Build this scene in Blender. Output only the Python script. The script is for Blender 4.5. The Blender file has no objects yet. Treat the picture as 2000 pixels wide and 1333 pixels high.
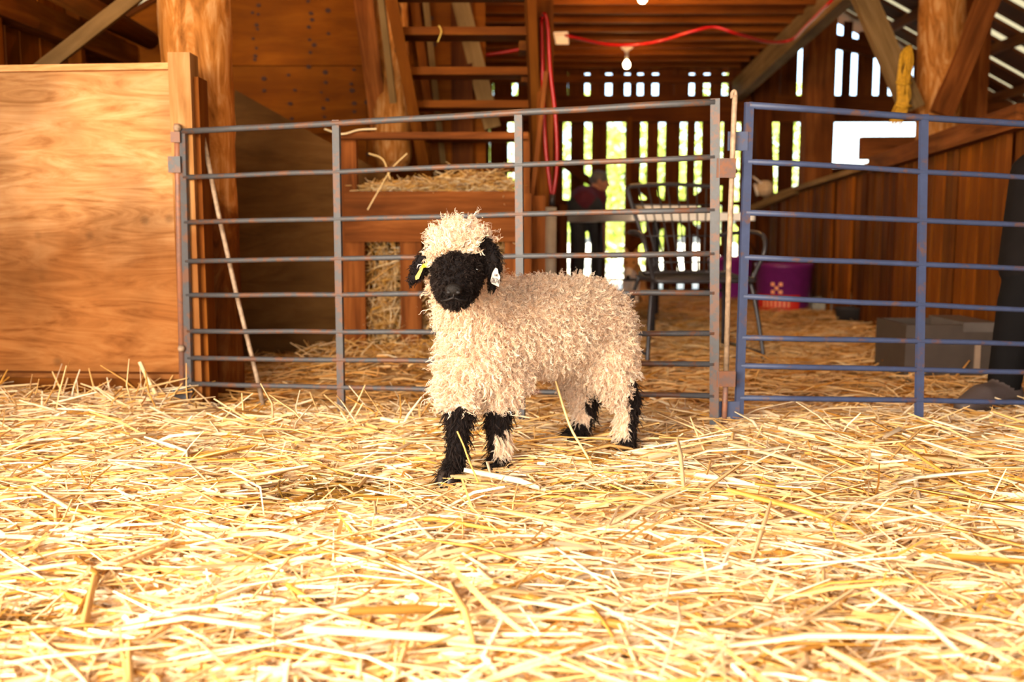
import bpy, bmesh, math, random
import numpy as np
from mathutils import Vector, Matrix

random.seed(7)
RNG = np.random.default_rng(11)
C = bpy.context.scene.collection
SC = bpy.context.scene

# ------------------------------------------------------------------ camera
F = 1900.0                      # focal length in pixels of the 2000 x 1333 frame
HCAM = 0.68
PITCH = math.atan(221.5 / F)
cam_d = bpy.data.cameras.new('camera')
cam = bpy.data.objects.new('camera', cam_d)
C.objects.link(cam)
cam_d.sensor_width = 36.0
cam_d.lens = 36.0 * F / 2000.0
cam.location = (0, 0, HCAM)
cam.rotation_euler = (math.pi / 2 - PITCH, 0, 0)
cam_d.dof.use_dof = True
cam_d.dof.focus_distance = 2.36
cam_d.dof.aperture_fstop = 2.8
cam_d.clip_start = 0.05
SC.camera = cam

# ------------------------------------------------------------------ sky, sun, door light, exposure
SC.view_settings.view_transform = 'Standard'
SC.view_settings.look = 'None'
SC.view_settings.gamma = 1.0
SC.view_settings.use_curve_mapping = False
SC.view_settings.exposure = 0.0

world = bpy.data.worlds.new('world')
SC.world = world
world.use_nodes = True
wn = world.node_tree
wn.nodes.clear()
wo = wn.nodes.new('ShaderNodeOutputWorld')
wb = wn.nodes.new('ShaderNodeBackground')
ws = wn.nodes.new('ShaderNodeTexSky')
ws.sky_type = 'NISHITA'
ws.sun_disc = False
ws.sun_elevation = math.radians(50)
ws.sun_rotation = math.radians(200)
ws.dust_density = 3.0
wb.inputs['Strength'].default_value = 1.1
wn.links.new(ws.outputs[0], wb.inputs[0])
wn.links.new(wb.outputs[0], wo.inputs[0])

sun_d = bpy.data.lights.new('sun', 'SUN')
sun_d.energy = 38.0
sun_d.angle = math.radians(0.6)
sun_d.color = (1.0, 0.95, 0.85)
sun = bpy.data.objects.new('sun', sun_d)
C.objects.link(sun)
sun.rotation_euler = Vector((0.35, 0.62, -0.95)).to_track_quat('-Z', 'Y').to_euler()

door_d = bpy.data.lights.new('doorway_daylight', 'AREA')     # daylight of the open side door, left behind the camera
door_d.shape = 'RECTANGLE'
door_d.size = 2.3
door_d.size_y = 1.9
door_d.energy = 590.0
door_d.color = (1.0, 0.88, 0.71)
door_l = bpy.data.objects.new('doorway_daylight', door_d)
C.objects.link(door_l)
door_l.location = (-2.15, -0.55, 1.35)
door_l.rotation_euler = (Vector((0.0, 2.4, 0.2)) - Vector(door_l.location)).to_track_quat('-Z', 'Y').to_euler()


fill_d = bpy.data.lights.new('front_fill', 'AREA')       # fill light added behind the camera to brighten the lamb's flank
fill_d.shape = 'RECTANGLE'
fill_d.size = 3.4
fill_d.size_y = 1.9
fill_d.energy = 125.0
fill_d.color = (1.0, 0.80, 0.56)
fill_l = bpy.data.objects.new('front_fill', fill_d)
C.objects.link(fill_l)
fill_l.location = (0.1, -2.6, 1.25)
fill_l.rotation_euler = (math.radians(84), 0, 0)


# ------------------------------------------------------------------ pixel rays of the photograph -> places in the barn
def ray(u, v):
    x, y = (u - 1000.0) / F, (666.5 - v) / F
    sp, cp = math.sin(PITCH), math.cos(PITCH)
    return Vector((x, y * sp + cp, y * cp - sp))

def P(u, v, Y):
    d = ray(u, v)
    t = Y / d.y
    return Vector((d.x * t, Y, HCAM + d.z * t))

def G(u, v, z=0.0):
    d = ray(u, v)
    t = (z - HCAM) / d.z
    return Vector((d.x * t, d.y * t, z))

def px(n, Y):
    return n * Y / F


# ------------------------------------------------------------------ materials
def new_mat(name):
    m = bpy.data.materials.new(name)
    m.use_nodes = True
    return m, m.node_tree, m.node_tree.nodes['Principled BSDF']

def ramp(nt, cols):
    r = nt.nodes.new('ShaderNodeValToRGB')
    e = r.color_ramp.elements
    while len(e) < len(cols):
        e.new(0.5)
    for i, (p, c) in enumerate(cols):
        e[i].position = p
        e[i].color = (c[0], c[1], c[2], 1)
    return r

def plain(name, col, rough=0.6, metal=0.0, vary=0.12, scale=18.0, bump=0.0, spec=0.4):
    m, nt, b = new_mat(name)
    tc = nt.nodes.new('ShaderNodeTexCoord')
    n = nt.nodes.new('ShaderNodeTexNoise')
    n.inputs['Scale'].default_value = scale
    n.inputs['Detail'].default_value = 4
    nt.links.new(tc.outputs['Object'], n.inputs['Vector'])
    r = ramp(nt, [(0.3, [c * (1 - vary) for c in col]), (0.7, [min(1, c * (1 + vary)) for c in col])])
    nt.links.new(n.outputs['Fac'], r.inputs['Fac'])
    nt.links.new(r.outputs['Color'], b.inputs['Base Color'])
    b.inputs['Roughness'].default_value = rough
    b.inputs['Metallic'].default_value = metal
    b.inputs['Specular IOR Level'].default_value = spec
    if bump:
        bp = nt.nodes.new('ShaderNodeBump')
        bp.inputs['Strength'].default_value = bump
        bp.inputs['Distance'].default_value = 0.01
        nt.links.new(n.outputs['Fac'], bp.inputs['Height'])
        nt.links.new(bp.outputs[0], b.inputs['Normal'])
    return m

def wood(name, dark, mid, light, stretch=(1.6, 22, 22), rough=0.75, stain=0.35, swirl=0.6, spots=0.0, dirt=None):
    """timber; the grain runs along the first 'grain' coordinate stored on every piece"""
    m, nt, b = new_mat(name)
    at = nt.nodes.new('ShaderNodeAttribute')
    at.attribute_name = 'grain'
    mp = nt.nodes.new('ShaderNodeMapping')
    mp.inputs['Scale'].default_value = stretch
    nt.links.new(at.outputs['Vector'], mp.inputs['Vector'])
    n = nt.nodes.new('ShaderNodeTexNoise')
    n.inputs['Scale'].default_value = 1.0
    n.inputs['Detail'].default_value = 5
    n.inputs['Roughness'].default_value = 0.6
    n.inputs['Distortion'].default_value = swirl
    nt.links.new(mp.outputs[0], n.inputs['Vector'])
    r = ramp(nt, [(0.28, dark), (0.5, mid), (0.72, light)])
    nt.links.new(n.outputs['Fac'], r.inputs['Fac'])
    n2 = nt.nodes.new('ShaderNodeTexNoise')
    n2.inputs['Scale'].default_value = 2.3
    n2.inputs['Detail'].default_value = 5
    nt.links.new(at.outputs['Vector'], n2.inputs['Vector'])
    r2 = ramp(nt, [(0.35, (1 - stain,) * 3), (0.62, (1, 1, 1))])
    nt.links.new(n2.outputs['Fac'], r2.inputs['Fac'])
    oi = nt.nodes.new('ShaderNodeObjectInfo')
    mr = nt.nodes.new('ShaderNodeMapRange')
    mr.inputs['To Min'].default_value = 0.74
    mr.inputs['To Max'].default_value = 1.2
    nt.links.new(oi.outputs['Random'], mr.inputs['Value'])
    mx = nt.nodes.new('ShaderNodeVectorMath')
    mx.operation = 'MULTIPLY'
    nt.links.new(r.outputs['Color'], mx.inputs[0])
    nt.links.new(r2.outputs['Color'], mx.inputs[1])
    mx2 = nt.nodes.new('ShaderNodeVectorMath')
    mx2.operation = 'SCALE'
    nt.links.new(mx.outputs[0], mx2.inputs[0])
    nt.links.new(mr.outputs[0], mx2.inputs['Scale'])
    out = mx2.outputs[0]
    if spots:
        vo = nt.nodes.new('ShaderNodeTexVoronoi')
        vo.inputs['Scale'].default_value = 7.0
        nt.links.new(at.outputs['Vector'], vo.inputs['Vector'])
        rs = ramp(nt, [(0.05, (1 - spots,) * 3), (0.16, (1, 1, 1))])
        nt.links.new(vo.outputs['Distance'], rs.inputs['Fac'])
        mx3 = nt.nodes.new('ShaderNodeVectorMath')
        mx3.operation = 'MULTIPLY'
        nt.links.new(out, mx3.inputs[0])
        nt.links.new(rs.outputs['Color'], mx3.inputs[1])
        out = mx3.outputs[0]
    if dirt:                                   # grime rubbed on by the animals up to a height
        tc = nt.nodes.new('ShaderNodeTexCoord')
        sx = nt.nodes.new('ShaderNodeSeparateXYZ')
        nt.links.new(tc.outputs['Object'], sx.inputs[0])
        n3 = nt.nodes.new('ShaderNodeTexNoise')
        n3.inputs['Scale'].default_value = 5.0
        n3.inputs['Detail'].default_value = 6
        nt.links.new(tc.outputs['Object'], n3.inputs['Vector'])
        ma = nt.nodes.new('ShaderNodeMath')
        ma.operation = 'MULTIPLY_ADD'
        ma.inputs[1].default_value = 0.35
        nt.links.new(n3.outputs['Fac'], ma.inputs[0])
        nt.links.new(sx.outputs['Z'], ma.inputs[2])
        rd = ramp(nt, [(dirt[0], dirt[2]), (dirt[1], (1, 1, 1))])
        nt.links.new(ma.outputs[0], rd.inputs['Fac'])
        mx4 = nt.nodes.new('ShaderNodeVectorMath')
        mx4.operation = 'MULTIPLY'
        nt.links.new(out, mx4.inputs[0])
        nt.links.new(rd.outputs['Color'], mx4.inputs[1])
        out = mx4.outputs[0]
    nt.links.new(out, b.inputs['Base Color'])
    b.inputs['Roughness'].default_value = rough
    b.inputs['Specular IOR Level'].default_value = 0.08
    bp = nt.nodes.new('ShaderNodeBump')
    bp.inputs['Strength'].default_value = 0.35
    bp.inputs['Distance'].default_value = 0.004
    nt.links.new(n.outputs['Fac'], bp.inputs['Height'])
    nt.links.new(bp.outputs[0], b.inputs['Normal'])
    return m

def vcol(name, rough=0.6, sheen=0.0, trans=0.0, spec=0.3):
    m, nt, b = new_mat(name)
    at = nt.nodes.new('ShaderNodeAttribute')
    at.attribute_name = 'col'
    nt.links.new(at.outputs['Color'], b.inputs['Base Color'])
    b.inputs['Roughness'].default_value = rough
    b.inputs['Specular IOR Level'].default_value = spec
    if sheen:
        b.inputs['Sheen Weight'].default_value = sheen
        b.inputs['Sheen Roughness'].default_value = 0.5
    if trans:
        t = nt.nodes.new('ShaderNodeBsdfTranslucent')
        nt.links.new(at.outputs['Color'], t.inputs['Color'])
        ms = nt.nodes.new('ShaderNodeMixShader')
        ms.inputs['Fac'].default_value = trans
        nt.links.new(b.outputs[0], ms.inputs[1])
        nt.links.new(t.outputs[0], ms.inputs[2])
        nt.links.new(ms.outputs[0], nt.nodes['Material Output'].inputs['Surface'])
    return m

def painted(name, paint, rust, amount):
    m, nt, b = new_mat(name)
    tc = nt.nodes.new('ShaderNodeTexCoord')
    n = nt.nodes.new('ShaderNodeTexNoise')
    n.inputs['Scale'].default_value = 16
    n.inputs['Detail'].default_value = 8
    n.inputs['Roughness'].default_value = 0.75
    nt.links.new(tc.outputs['Object'], n.inputs['Vector'])
    r = ramp(nt, [(amount - 0.05, rust), (amount + 0.04, paint), (0.75, [c * 1.35 for c in paint])])
    nt.links.new(n.outputs['Fac'], r.inputs['Fac'])
    nt.links.new(r.outputs['Color'], b.inputs['Base Color'])
    b.inputs['Roughness'].default_value = 0.55
    bp = nt.nodes.new('ShaderNodeBump')
    bp.inputs['Strength'].default_value = 0.3
    bp.inputs['Distance'].default_value = 0.002
    nt.links.new(n.outputs['Fac'], bp.inputs['Height'])
    nt.links.new(bp.outputs[0], b.inputs['Normal'])
    return m

def glow(name, col, s):
    m, nt, b = new_mat(name)
    b.inputs['Base Color'].default_value = (1, 1, 1, 1)
    b.inputs['Emission Color'].default_value = (*col, 1)
    b.inputs['Emission Strength'].default_value = s
    return m

M_ply = wood('plywood_light', (0.29, 0.12, 0.034), (0.47, 0.225, 0.083), (0.58, 0.32, 0.145), (2.2, 8, 13), 0.7, 0.45, 3.2, 0.35, (0.74, 1.0, (0.52, 0.385, 0.24)))
M_plydark = wood('plywood_orange', (0.136, 0.032, 0.0010), (0.192, 0.048, 0.0015), (0.242, 0.067, 0.0030), (2.2, 14, 14), 0.75, 0.3, 0.8)
M_plygrey = wood('plywood_worn', (0.102, 0.043, 0.0102), (0.162, 0.071, 0.0170), (0.212, 0.098, 0.0272), (2.2, 9, 9), 0.8, 0.4, 1.5)
M_timber = wood('timber_brown', (0.086, 0.020, 0.0012), (0.144, 0.038, 0.0030), (0.202, 0.063, 0.0060))
M_siding = wood('siding_dark', (0.051, 0.010, 0.0008), (0.089, 0.020, 0.0017), (0.132, 0.036, 0.0034))
M_log = wood('peeled_log', (0.17, 0.052, 0.006), (0.42, 0.15, 0.027), (0.66, 0.35, 0.135), (3.0, 13, 13), 0.7, 0.5, 2.6, 0, (0.95, 1.6, (0.34, 0.25, 0.16)))
M_grey = wood('weathered_wood', (0.136, 0.072, 0.0240), (0.208, 0.116, 0.0400), (0.288, 0.168, 0.0680))
M_red = wood('red_brown_board', (0.075, 0.019, 0.0030), (0.195, 0.053, 0.0091), (0.338, 0.106, 0.0224))
M_joist = wood('joist_fir', (0.111, 0.025, 0.0017), (0.178, 0.044, 0.0034), (0.238, 0.068, 0.0059))
M_gate = painted('grey_blue_gate_paint', (0.055, 0.054, 0.057), (0.125, 0.052, 0.026), 0.475)
M_gate2 = painted('blue_gate_paint', (0.034, 0.047, 0.10), (0.10, 0.05, 0.04), 0.42)
M_rust = painted('rusty_steel', (0.10, 0.055, 0.042), (0.17, 0.058, 0.02), 0.52)
M_rustbar = painted('rusted_bar', (0.17, 0.085, 0.06), (0.26, 0.10, 0.05), 0.5)
M_rod = plain('pale_rod', (0.30, 0.20, 0.125), 0.6, vary=0.35, scale=60)
M_straw = vcol('straw', 0.42, 0, 0.18, 0.5)
M_wool = vcol('wool', 0.8, 0.4, 0.42, 0.2)
M_black = vcol('black_wool', 0.7, 0.0, 0.0, 0.12)
M_skin = vcol('lamb_skin', 0.9, spec=0.03)
M_white = plain('white_plastic', (0.74, 0.66, 0.56), 0.4, vary=0.05)
M_darkmetal = plain('dark_metal', (0.045, 0.04, 0.042), 0.4, 0.4, 0.2)
M_hose = plain('red_hose', (0.36, 0.004, 0.004), 0.35, vary=0.1)
M_paper = plain('paper', (0.75, 0.62, 0.48), 0.8, vary=0.08)
M_ink = plain('ink', (0.012, 0.008, 0.008), 0.7)
M_purple = plain('purple_plastic', (0.15, 0.012, 0.11), 0.4)
M_magenta = plain('magenta_plastic', (0.26, 0.02, 0.23), 0.4)
M_label = plain('red_label', (0.60, 0.025, 0.012), 0.5, vary=0.05)
M_emblem = plain('orange_emblem', (0.85, 0.32, 0.14), 0.5, vary=0.05)
M_concrete = plain('concrete', (0.42, 0.38, 0.29), 0.9, vary=0.25, scale=40, bump=0.5)
M_greytub = plain('grey_brown_plastic', (0.06, 0.040, 0.028), 0.6)
M_greylid = plain('grey_plastic', (0.11, 0.085, 0.07), 0.6)
M_blackrub = plain('black_rubber', (0.025, 0.02, 0.018), 0.6)
M_yellow = plain('yellow_twine', (0.50, 0.25, 0.008), 0.7, vary=0.3, scale=80)
M_ytag = plain('yellow_tag', (0.62, 0.36, 0.005), 0.35, vary=0.05)
M_wtag = plain('white_tag', (0.40, 0.33, 0.28), 0.4, vary=0.04)
M_nose = plain('nose_skin', (0.007, 0.005, 0.004), 0.6, spec=0.15, vary=0.3, scale=300, bump=0.3)
M_mouth = plain('mouth_line', (0.006, 0.004, 0.004), 0.7)
M_hoof = plain('hoof_horn', (0.03, 0.022, 0.018), 0.45)
M_eye = plain('eye', (0.008, 0.006, 0.005), 0.08)
M_shirt = plain('maroon_shirt', (0.10, 0.012, 0.028), 0.85)
M_jeans = plain('dark_jeans', (0.025, 0.028, 0.036), 0.85)
M_flesh = plain('skin', (0.50, 0.22, 0.13), 0.55)
M_hair = plain('grey_hair', (0.13, 0.11, 0.11), 0.7, vary=0.4, scale=60)
M_coat = plain('dark_coat', (0.008, 0.006, 0.0055), 0.9, spec=0.1)
M_boot = plain('worn_boot', (0.075, 0.055, 0.05), 0.6)
M_furtan = plain('tan_fur', (0.62, 0.30, 0.10), 0.85, vary=0.3, scale=30)
M_furwhite = plain('white_fur', (0.88, 0.76, 0.64), 0.85)
M_ceramic = plain('lamp_holder', (0.65, 0.55, 0.42), 0.4)
M_bulb = glow('lit_bulb', (1.0, 0.72, 0.38), 30.0)
M_sheet = None
M_leaf = vcol('leaves', 0.5, 0, 0.4, 0.3)
M_bark = plain('bark', (0.10, 0.07, 0.04), 0.9)


# ------------------------------------------------------------------ building helpers
WL = {}                                   # place of every parent in the barn, for children's own coordinates

class MB:
    """collects boxes, tubes and other shapes (given in barn coordinates) for ONE mesh object"""
    def __init__(s):
        s.v, s.f, s.g, s.mi = [], [], [], []

    def box(s, p0, p1, w, h, up=(0, 0, 1), jit=0.0, mi=0):
        p0, p1 = Vector(p0), Vector(p1)
        d = p1 - p0
        L = d.length
        x = d / L
        up = Vector(up)
        if abs(x.dot(up)) > 0.98:
            up = Vector((0, 1, 0))
        y = up.cross(x).normalized()
        z = x.cross(y)
        o = len(s.v)
        ro = Vector([random.uniform(0, 60) for _ in range(3)])
        for a in (0, 1):
            for b_, c_ in ((-1, -1), (1, -1), (1, 1), (-1, 1)):
                j = [random.uniform(-jit, jit) for _ in range(2)]
                s.v.append(p0 + x * (a * L) + y * (b_ * w / 2 + j[0]) + z * (c_ * h / 2 + j[1]))
                s.g.append(ro + Vector((a * L, b_ * w / 2, c_ * h / 2)))
        for q in ((3, 2, 1, 0), (4, 5, 6, 7), (0, 1, 5, 4), (1, 2, 6, 5), (2, 3, 7, 6), (3, 0, 4, 7)):
            s.f.append([o + i for i in q])
            s.mi.append(mi)
        return s

    def slab(s, x0, x1, y0, y1, z0, z1):
        """box by limits, grain along its longest side"""
        c = Vector(((x0 + x1) / 2, (y0 + y1) / 2, (z0 + z1) / 2))
        d = [x1 - x0, y1 - y0, z1 - z0]
        k = d.index(max(d))
        e = Vector((0, 0, 0))
        e[k] = d[k] / 2
        if k == 0:
            return s.box(c - e, c + e, d[1], d[2])
        if k == 1:
            return s.box(c - e, c + e, d[0], d[2])
        return s.box(c - e, c + e, d[0], d[1], (0, 1, 0))

    def tube(s, pts, r, n=8, cap=True, mi=0, bumps=0.0):
        pts = [Vector(p) for p in pts]
        rr = r if isinstance(r, (list, tuple)) else [r] * len(pts)
        o = len(s.v)
        ro = Vector([random.uniform(0, 60) for _ in range(3)])
        t = (pts[1] - pts[0]).normalized()
        a = t.orthogonal().normalized()
        if abs(t.z) > 0.9:
            a = (Vector((1, 0, 0)) - t * t.x).normalized()
        ln = 0.0
        for i, p in enumerate(pts):
            t2 = (pts[min(i + 1, len(pts) - 1)] - pts[max(i - 1, 0)]).normalized()
            a = (a - t2 * a.dot(t2)).normalized()
            b_ = t2.cross(a)
            if i:
                ln += (p - pts[i - 1]).length
            for k in range(n):
                an = 2 * math.pi * k / n
                q = rr[i] * (1 + random.uniform(-bumps, bumps))
                off = a * math.cos(an) * q + b_ * math.sin(an) * q
                s.v.append(p + off)
                s.g.append(ro + Vector((ln, math.cos(an) * rr[i], math.sin(an) * rr[i])))
        for i in range(len(pts) - 1):
            for k in range(n):
                s.f.append([o + i * n + k, o + i * n + (k + 1) % n, o + (i + 1) * n + (k + 1) % n, o + (i + 1) * n + k])
                s.mi.append(mi)
        if cap:
            s.f.append([o + k for k in range(n)][::-1])
            s.f.append([o + (len(pts) - 1) * n + k for k in range(n)])
            s.mi += [mi, mi]
        return s

    def prism(s, poly, n, th, mi=0):
        """flat outline (points in the barn) given real thickness th along n"""
        n = Vector(n).normalized()
        o = len(s.v)
        k = len(poly)
        ro = Vector([random.uniform(0, 60) for _ in range(3)])
        for q in (0, 1):
            for p in poly:
                p = Vector(p)
                s.v.append(p + n * (th * (q - 0.5)))
                s.g.append(ro + Vector((p.x, p.z, p.y)))
        s.f.append([o + i for i in range(k)][::-1])
        s.f.append([o + k + i for i in range(k)])
        for i in range(k):
            s.f.append([o + i, o + (i + 1) % k, o + k + (i + 1) % k, o + k + i])
        s.mi += [mi] * (k + 2)
        return s

    def lathe(s, c, prof, n=20, mi=0, sx=1, sy=1):
        c = Vector(c)
        o = len(s.v)
        for r, z in prof:
            for k in range(n):
                an = 2 * math.pi * k / n
                s.v.append(c + Vector((r * math.cos(an) * sx, r * math.sin(an) * sy, z)))
                s.g.append(Vector((z, r * math.cos(an), r * math.sin(an))))
        for i in range(len(prof) - 1):
            for k in range(n):
                s.f.append([o + i * n + k, o + i * n + (k + 1) % n, o + (i + 1) * n + (k + 1) % n, o + (i + 1) * n + k])
                s.mi.append(mi)
        return s

    def ball(s, c, r, n=10, m=7, mi=0, sc=(1, 1, 1)):
        c = Vector(c)
        o = len(s.v)
        for i in range(1, m):
            th = math.pi * i / m
            for k in range(n):
                an = 2 * math.pi * k / n
                s.v.append(c + Vector((r * sc[0] * math.sin(th) * math.cos(an), r * sc[1] * math.sin(th) * math.sin(an), r * sc[2] * math.cos(th))))
                s.g.append(s.v[-1])
        for i in range(m - 2):
            for k in range(n):
                s.f.append([o + i * n + k, o + (i + 1) * n + k, o + (i + 1) * n + (k + 1) % n, o + i * n + (k + 1) % n])
                s.mi.append(mi)
        s.f.append([o + k for k in range(n)])
        s.f.append([o + (m - 2) * n + k for k in range(n)][::-1])
        s.mi += [mi, mi]
        return s

    def build(s, name, mat, parent=None, smooth=False, loc=None):
        org = Vector(loc) if loc is not None else (WL[parent.name] if parent else Vector((0, 0, 0)))
        me = bpy.data.meshes.new(name)
        me.from_pydata([tuple(Vector(v) - org) for v in s.v], [], s.f)
        a = me.attributes.new('grain', 'FLOAT_VECTOR', 'POINT')
        a.data.foreach_set('vector', np.array([tuple(g) for g in s.g], dtype=np.float32).ravel())
        for m in (mat if isinstance(mat, (list, tuple)) else [mat]):
            me.materials.append(m)
        if any(s.mi):
            me.polygons.foreach_set('material_index', s.mi)
        if smooth:
            me.polygons.foreach_set('use_smooth', [True] * len(me.polygons))
        return link(name, me, parent, org)


def link(name, me, parent, org):
    o = bpy.data.objects.new(name, me)
    C.objects.link(o)
    if parent:
        o.parent = parent
        o.location = Vector(org) - WL[parent.name]
    else:
        o.location = org
    WL[o.name] = Vector(org)
    return o

def tag(o, label=None, cat=None, group=None, kind=None):
    if label: o['label'] = label
    if cat: o['category'] = cat
    if group: o['group'] = group
    if kind: o['kind'] = kind
    return o

def thing(name, loc, label, cat, group=None, kind=None):
    o = bpy.data.objects.new(name, None)
    C.objects.link(o)
    o.empty_display_size = 0.1
    o.location = loc
    WL[o.name] = Vector(loc)
    return tag(o, label, cat, group, kind)

def board(name, mat, p0, p1, w, h, parent=None, up=(0, 0, 1), jit=0.002):
    return MB().box(p0, p1, w, h, up, jit).build(name, mat, parent)

def smooth_path(pts, n=6):
    """Catmull-Rom through the points"""
    pts = [Vector(p) for p in pts]
    q = [pts[0] * 2 - pts[1]] + pts + [pts[-1] * 2 - pts[-2]]
    out = []
    for i in range(1, len(q) - 2):
        for k in range(n):
            t = k / n
            a, b_, c_, d = q[i - 1], q[i], q[i + 1], q[i + 2]
            out.append(0.5 * ((2 * b_) + (c_ - a) * t + (2 * a - 5 * b_ + 4 * c_ - d) * t * t + (3 * b_ - a - 3 * c_ + d) * t ** 3))
    out.append(pts[-1])
    return out


def strands(name, mat, pts, rad, cols, parent=None, sides=3, org=(0, 0, 0)):
    """pts N x K x 3, rad N x K, cols N x 3: one mesh of thin bent tubes"""
    N, K, _ = pts.shape
    t = np.gradient(pts, axis=1)
    t /= np.linalg.norm(t, axis=2, keepdims=True) + 1e-9
    ref = RNG.normal(size=(N, 1, 3))
    a = np.cross(t, ref)
    a /= np.linalg.norm(a, axis=2, keepdims=True) + 1e-9
    b_ = np.cross(t, a)
    ang = 2 * np.pi * np.arange(sides) / sides          # sides == 2: a flat blade or lock
    v = (pts[:, :, None, :] + rad[:, :, None, None] * (np.cos(ang)[None, None, :, None] * a[:, :, None, :] + np.sin(ang)[None, None, :, None] * b_[:, :, None, :]))
    v = v.reshape(-1, 3) - np.array(org)
    i = np.arange(N)[:, None, None] * (K * sides)
    k = np.arange(K - 1)[None, :, None] * sides
    s_ = np.arange(sides)[None, None, :]
    s2 = (s_ + 1) % sides
    if sides == 2:
        s_, s2 = s_[:, :, :1], s2[:, :, :1]
    q = np.stack([i + k + s_, i + k + s2, i + k + sides + s2, i + k + sides + s_], -1).reshape(-1, 4)
    me = bpy.data.meshes.new(name)
    me.vertices.add(len(v))
    me.vertices.foreach_set('co', v.astype(np.float32).ravel())
    me.loops.add(q.size)
    me.loops.foreach_set('vertex_index', q.astype(np.int32).ravel())
    me.polygons.add(len(q))
    me.polygons.foreach_set('loop_start', (np.arange(len(q)) * 4).astype(np.int32))
    me.polygons.foreach_set('use_smooth', np.ones(len(q), dtype=bool))
    ca = me.attributes.new('col', 'FLOAT_COLOR', 'POINT')
    cc = np.ones((N, K * sides, 4), dtype=np.float32)
    cc[:, :, :3] = cols[:, None, :]
    ca.data.foreach_set('color', cc.ravel())
    me.materials.append(mat)
    me.update(calc_edges=True)
    return link(name, me, parent, Vector(org))


# ------------------------------------------------------------------ bodies grown from bones as one skin
def blob(bones, voxel, smooth=4):
    bm = bmesh.new()
    bmesh.ops.create_icosphere(bm, subdivisions=2, radius=1.0)
    tv = np.array([v.co[:] for v in bm.verts])
    tf = np.array([[v.index for v in f.verts] for f in bm.faces])
    bm.free()
    V, Fc, o = [], [], 0
    for (_, p0, r0, p1, r1) in bones:
        p0, p1 = np.array(p0), np.array(p1)
        L = np.linalg.norm(p1 - p0)
        n = max(1, int(L / (0.3 * min(r0, r1))))
        n = min(n, 40)
        for k in range(n + 1):
            t = k / n
            V.append(tv * (r0 + (r1 - r0) * t) + p0 + (p1 - p0) * t)
            Fc.append(tf + o)
            o += len(tv)
    V, Fc = np.concatenate(V), np.concatenate(Fc)
    me = bpy.data.meshes.new('tmp')
    me.from_pydata(V.tolist(), [], Fc.tolist())
    ob = bpy.data.objects.new('tmp', me)
    C.objects.link(ob)
    m = ob.modifiers.new('r', 'REMESH')
    m.mode = 'VOXEL'
    m.voxel_size = voxel
    s = ob.modifiers.new('s', 'SMOOTH')
    s.iterations = smooth
    s.factor = 0.5
    dg = bpy.context.evaluated_depsgraph_get()
    out = bpy.data.meshes.new_from_object(ob.evaluated_get(dg))
    out.materials.clear()
    bpy.data.objects.remove(ob)
    bpy.data.meshes.remove(me)
    return out

def nearest_bone(X, bones):
    best = np.full(len(X), 1e9)
    idx = np.zeros(len(X), int)
    tt = np.zeros(len(X))
    for i, (_, p0, r0, p1, r1) in enumerate(bones):
        p0, p1 = np.array(p0), np.array(p1)
        d = p1 - p0
        L2 = max(d @ d, 1e-9)
        t = np.clip(((X - p0) @ d) / L2, 0, 1)
        dist = np.linalg.norm(X - (p0 + t[:, None] * d), axis=1) - (r0 + (r1 - r0) * t)
        m = dist < best
        best[m], idx[m], tt[m] = dist[m], i, t[m]
    return idx, tt

def figure(name, bones, voxel, mats, matof, label, cat, smooth=4):
    """one continuous body; matof(bone name) -> material slot"""
    me = blob(bones, voxel, smooth)
    for m in mats:
        me.materials.append(m)
    n = len(me.polygons)
    cen = np.zeros(n * 3)
    me.polygons.foreach_get('center', cen)
    idx, tt = nearest_bone(cen.reshape(-1, 3), bones)
    me.polygons.foreach_set('material_index', [matof(bones[i][0], t) for i, t in zip(idx, tt)])
    me.polygons.foreach_set('use_smooth', [True] * n)
    co = np.zeros(len(me.vertices) * 3)
    me.vertices.foreach_get('co', co)
    base = Vector((co[0::3].mean(), co[1::3].mean(), co[2::3].min()))
    co = co.reshape(-1, 3) - np.array(base)
    me.vertices.foreach_set('co', co.ravel())
    o = link(name, me, None, base)
    return tag(o, label, cat)

def chain(nm, pts, rs):
    return [(nm, pts[i], rs[i], pts[i + 1], rs[i + 1]) for i in range(len(pts) - 1)]


# ================================================================== THE BARN
YB = 10.4                                          # back wall
def roof_r(x): return 4.682 - 0.53 * x             # underside of the right slope
def roof_l(x): return 3.2 + 0.55 * x               # and of the left one

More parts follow.
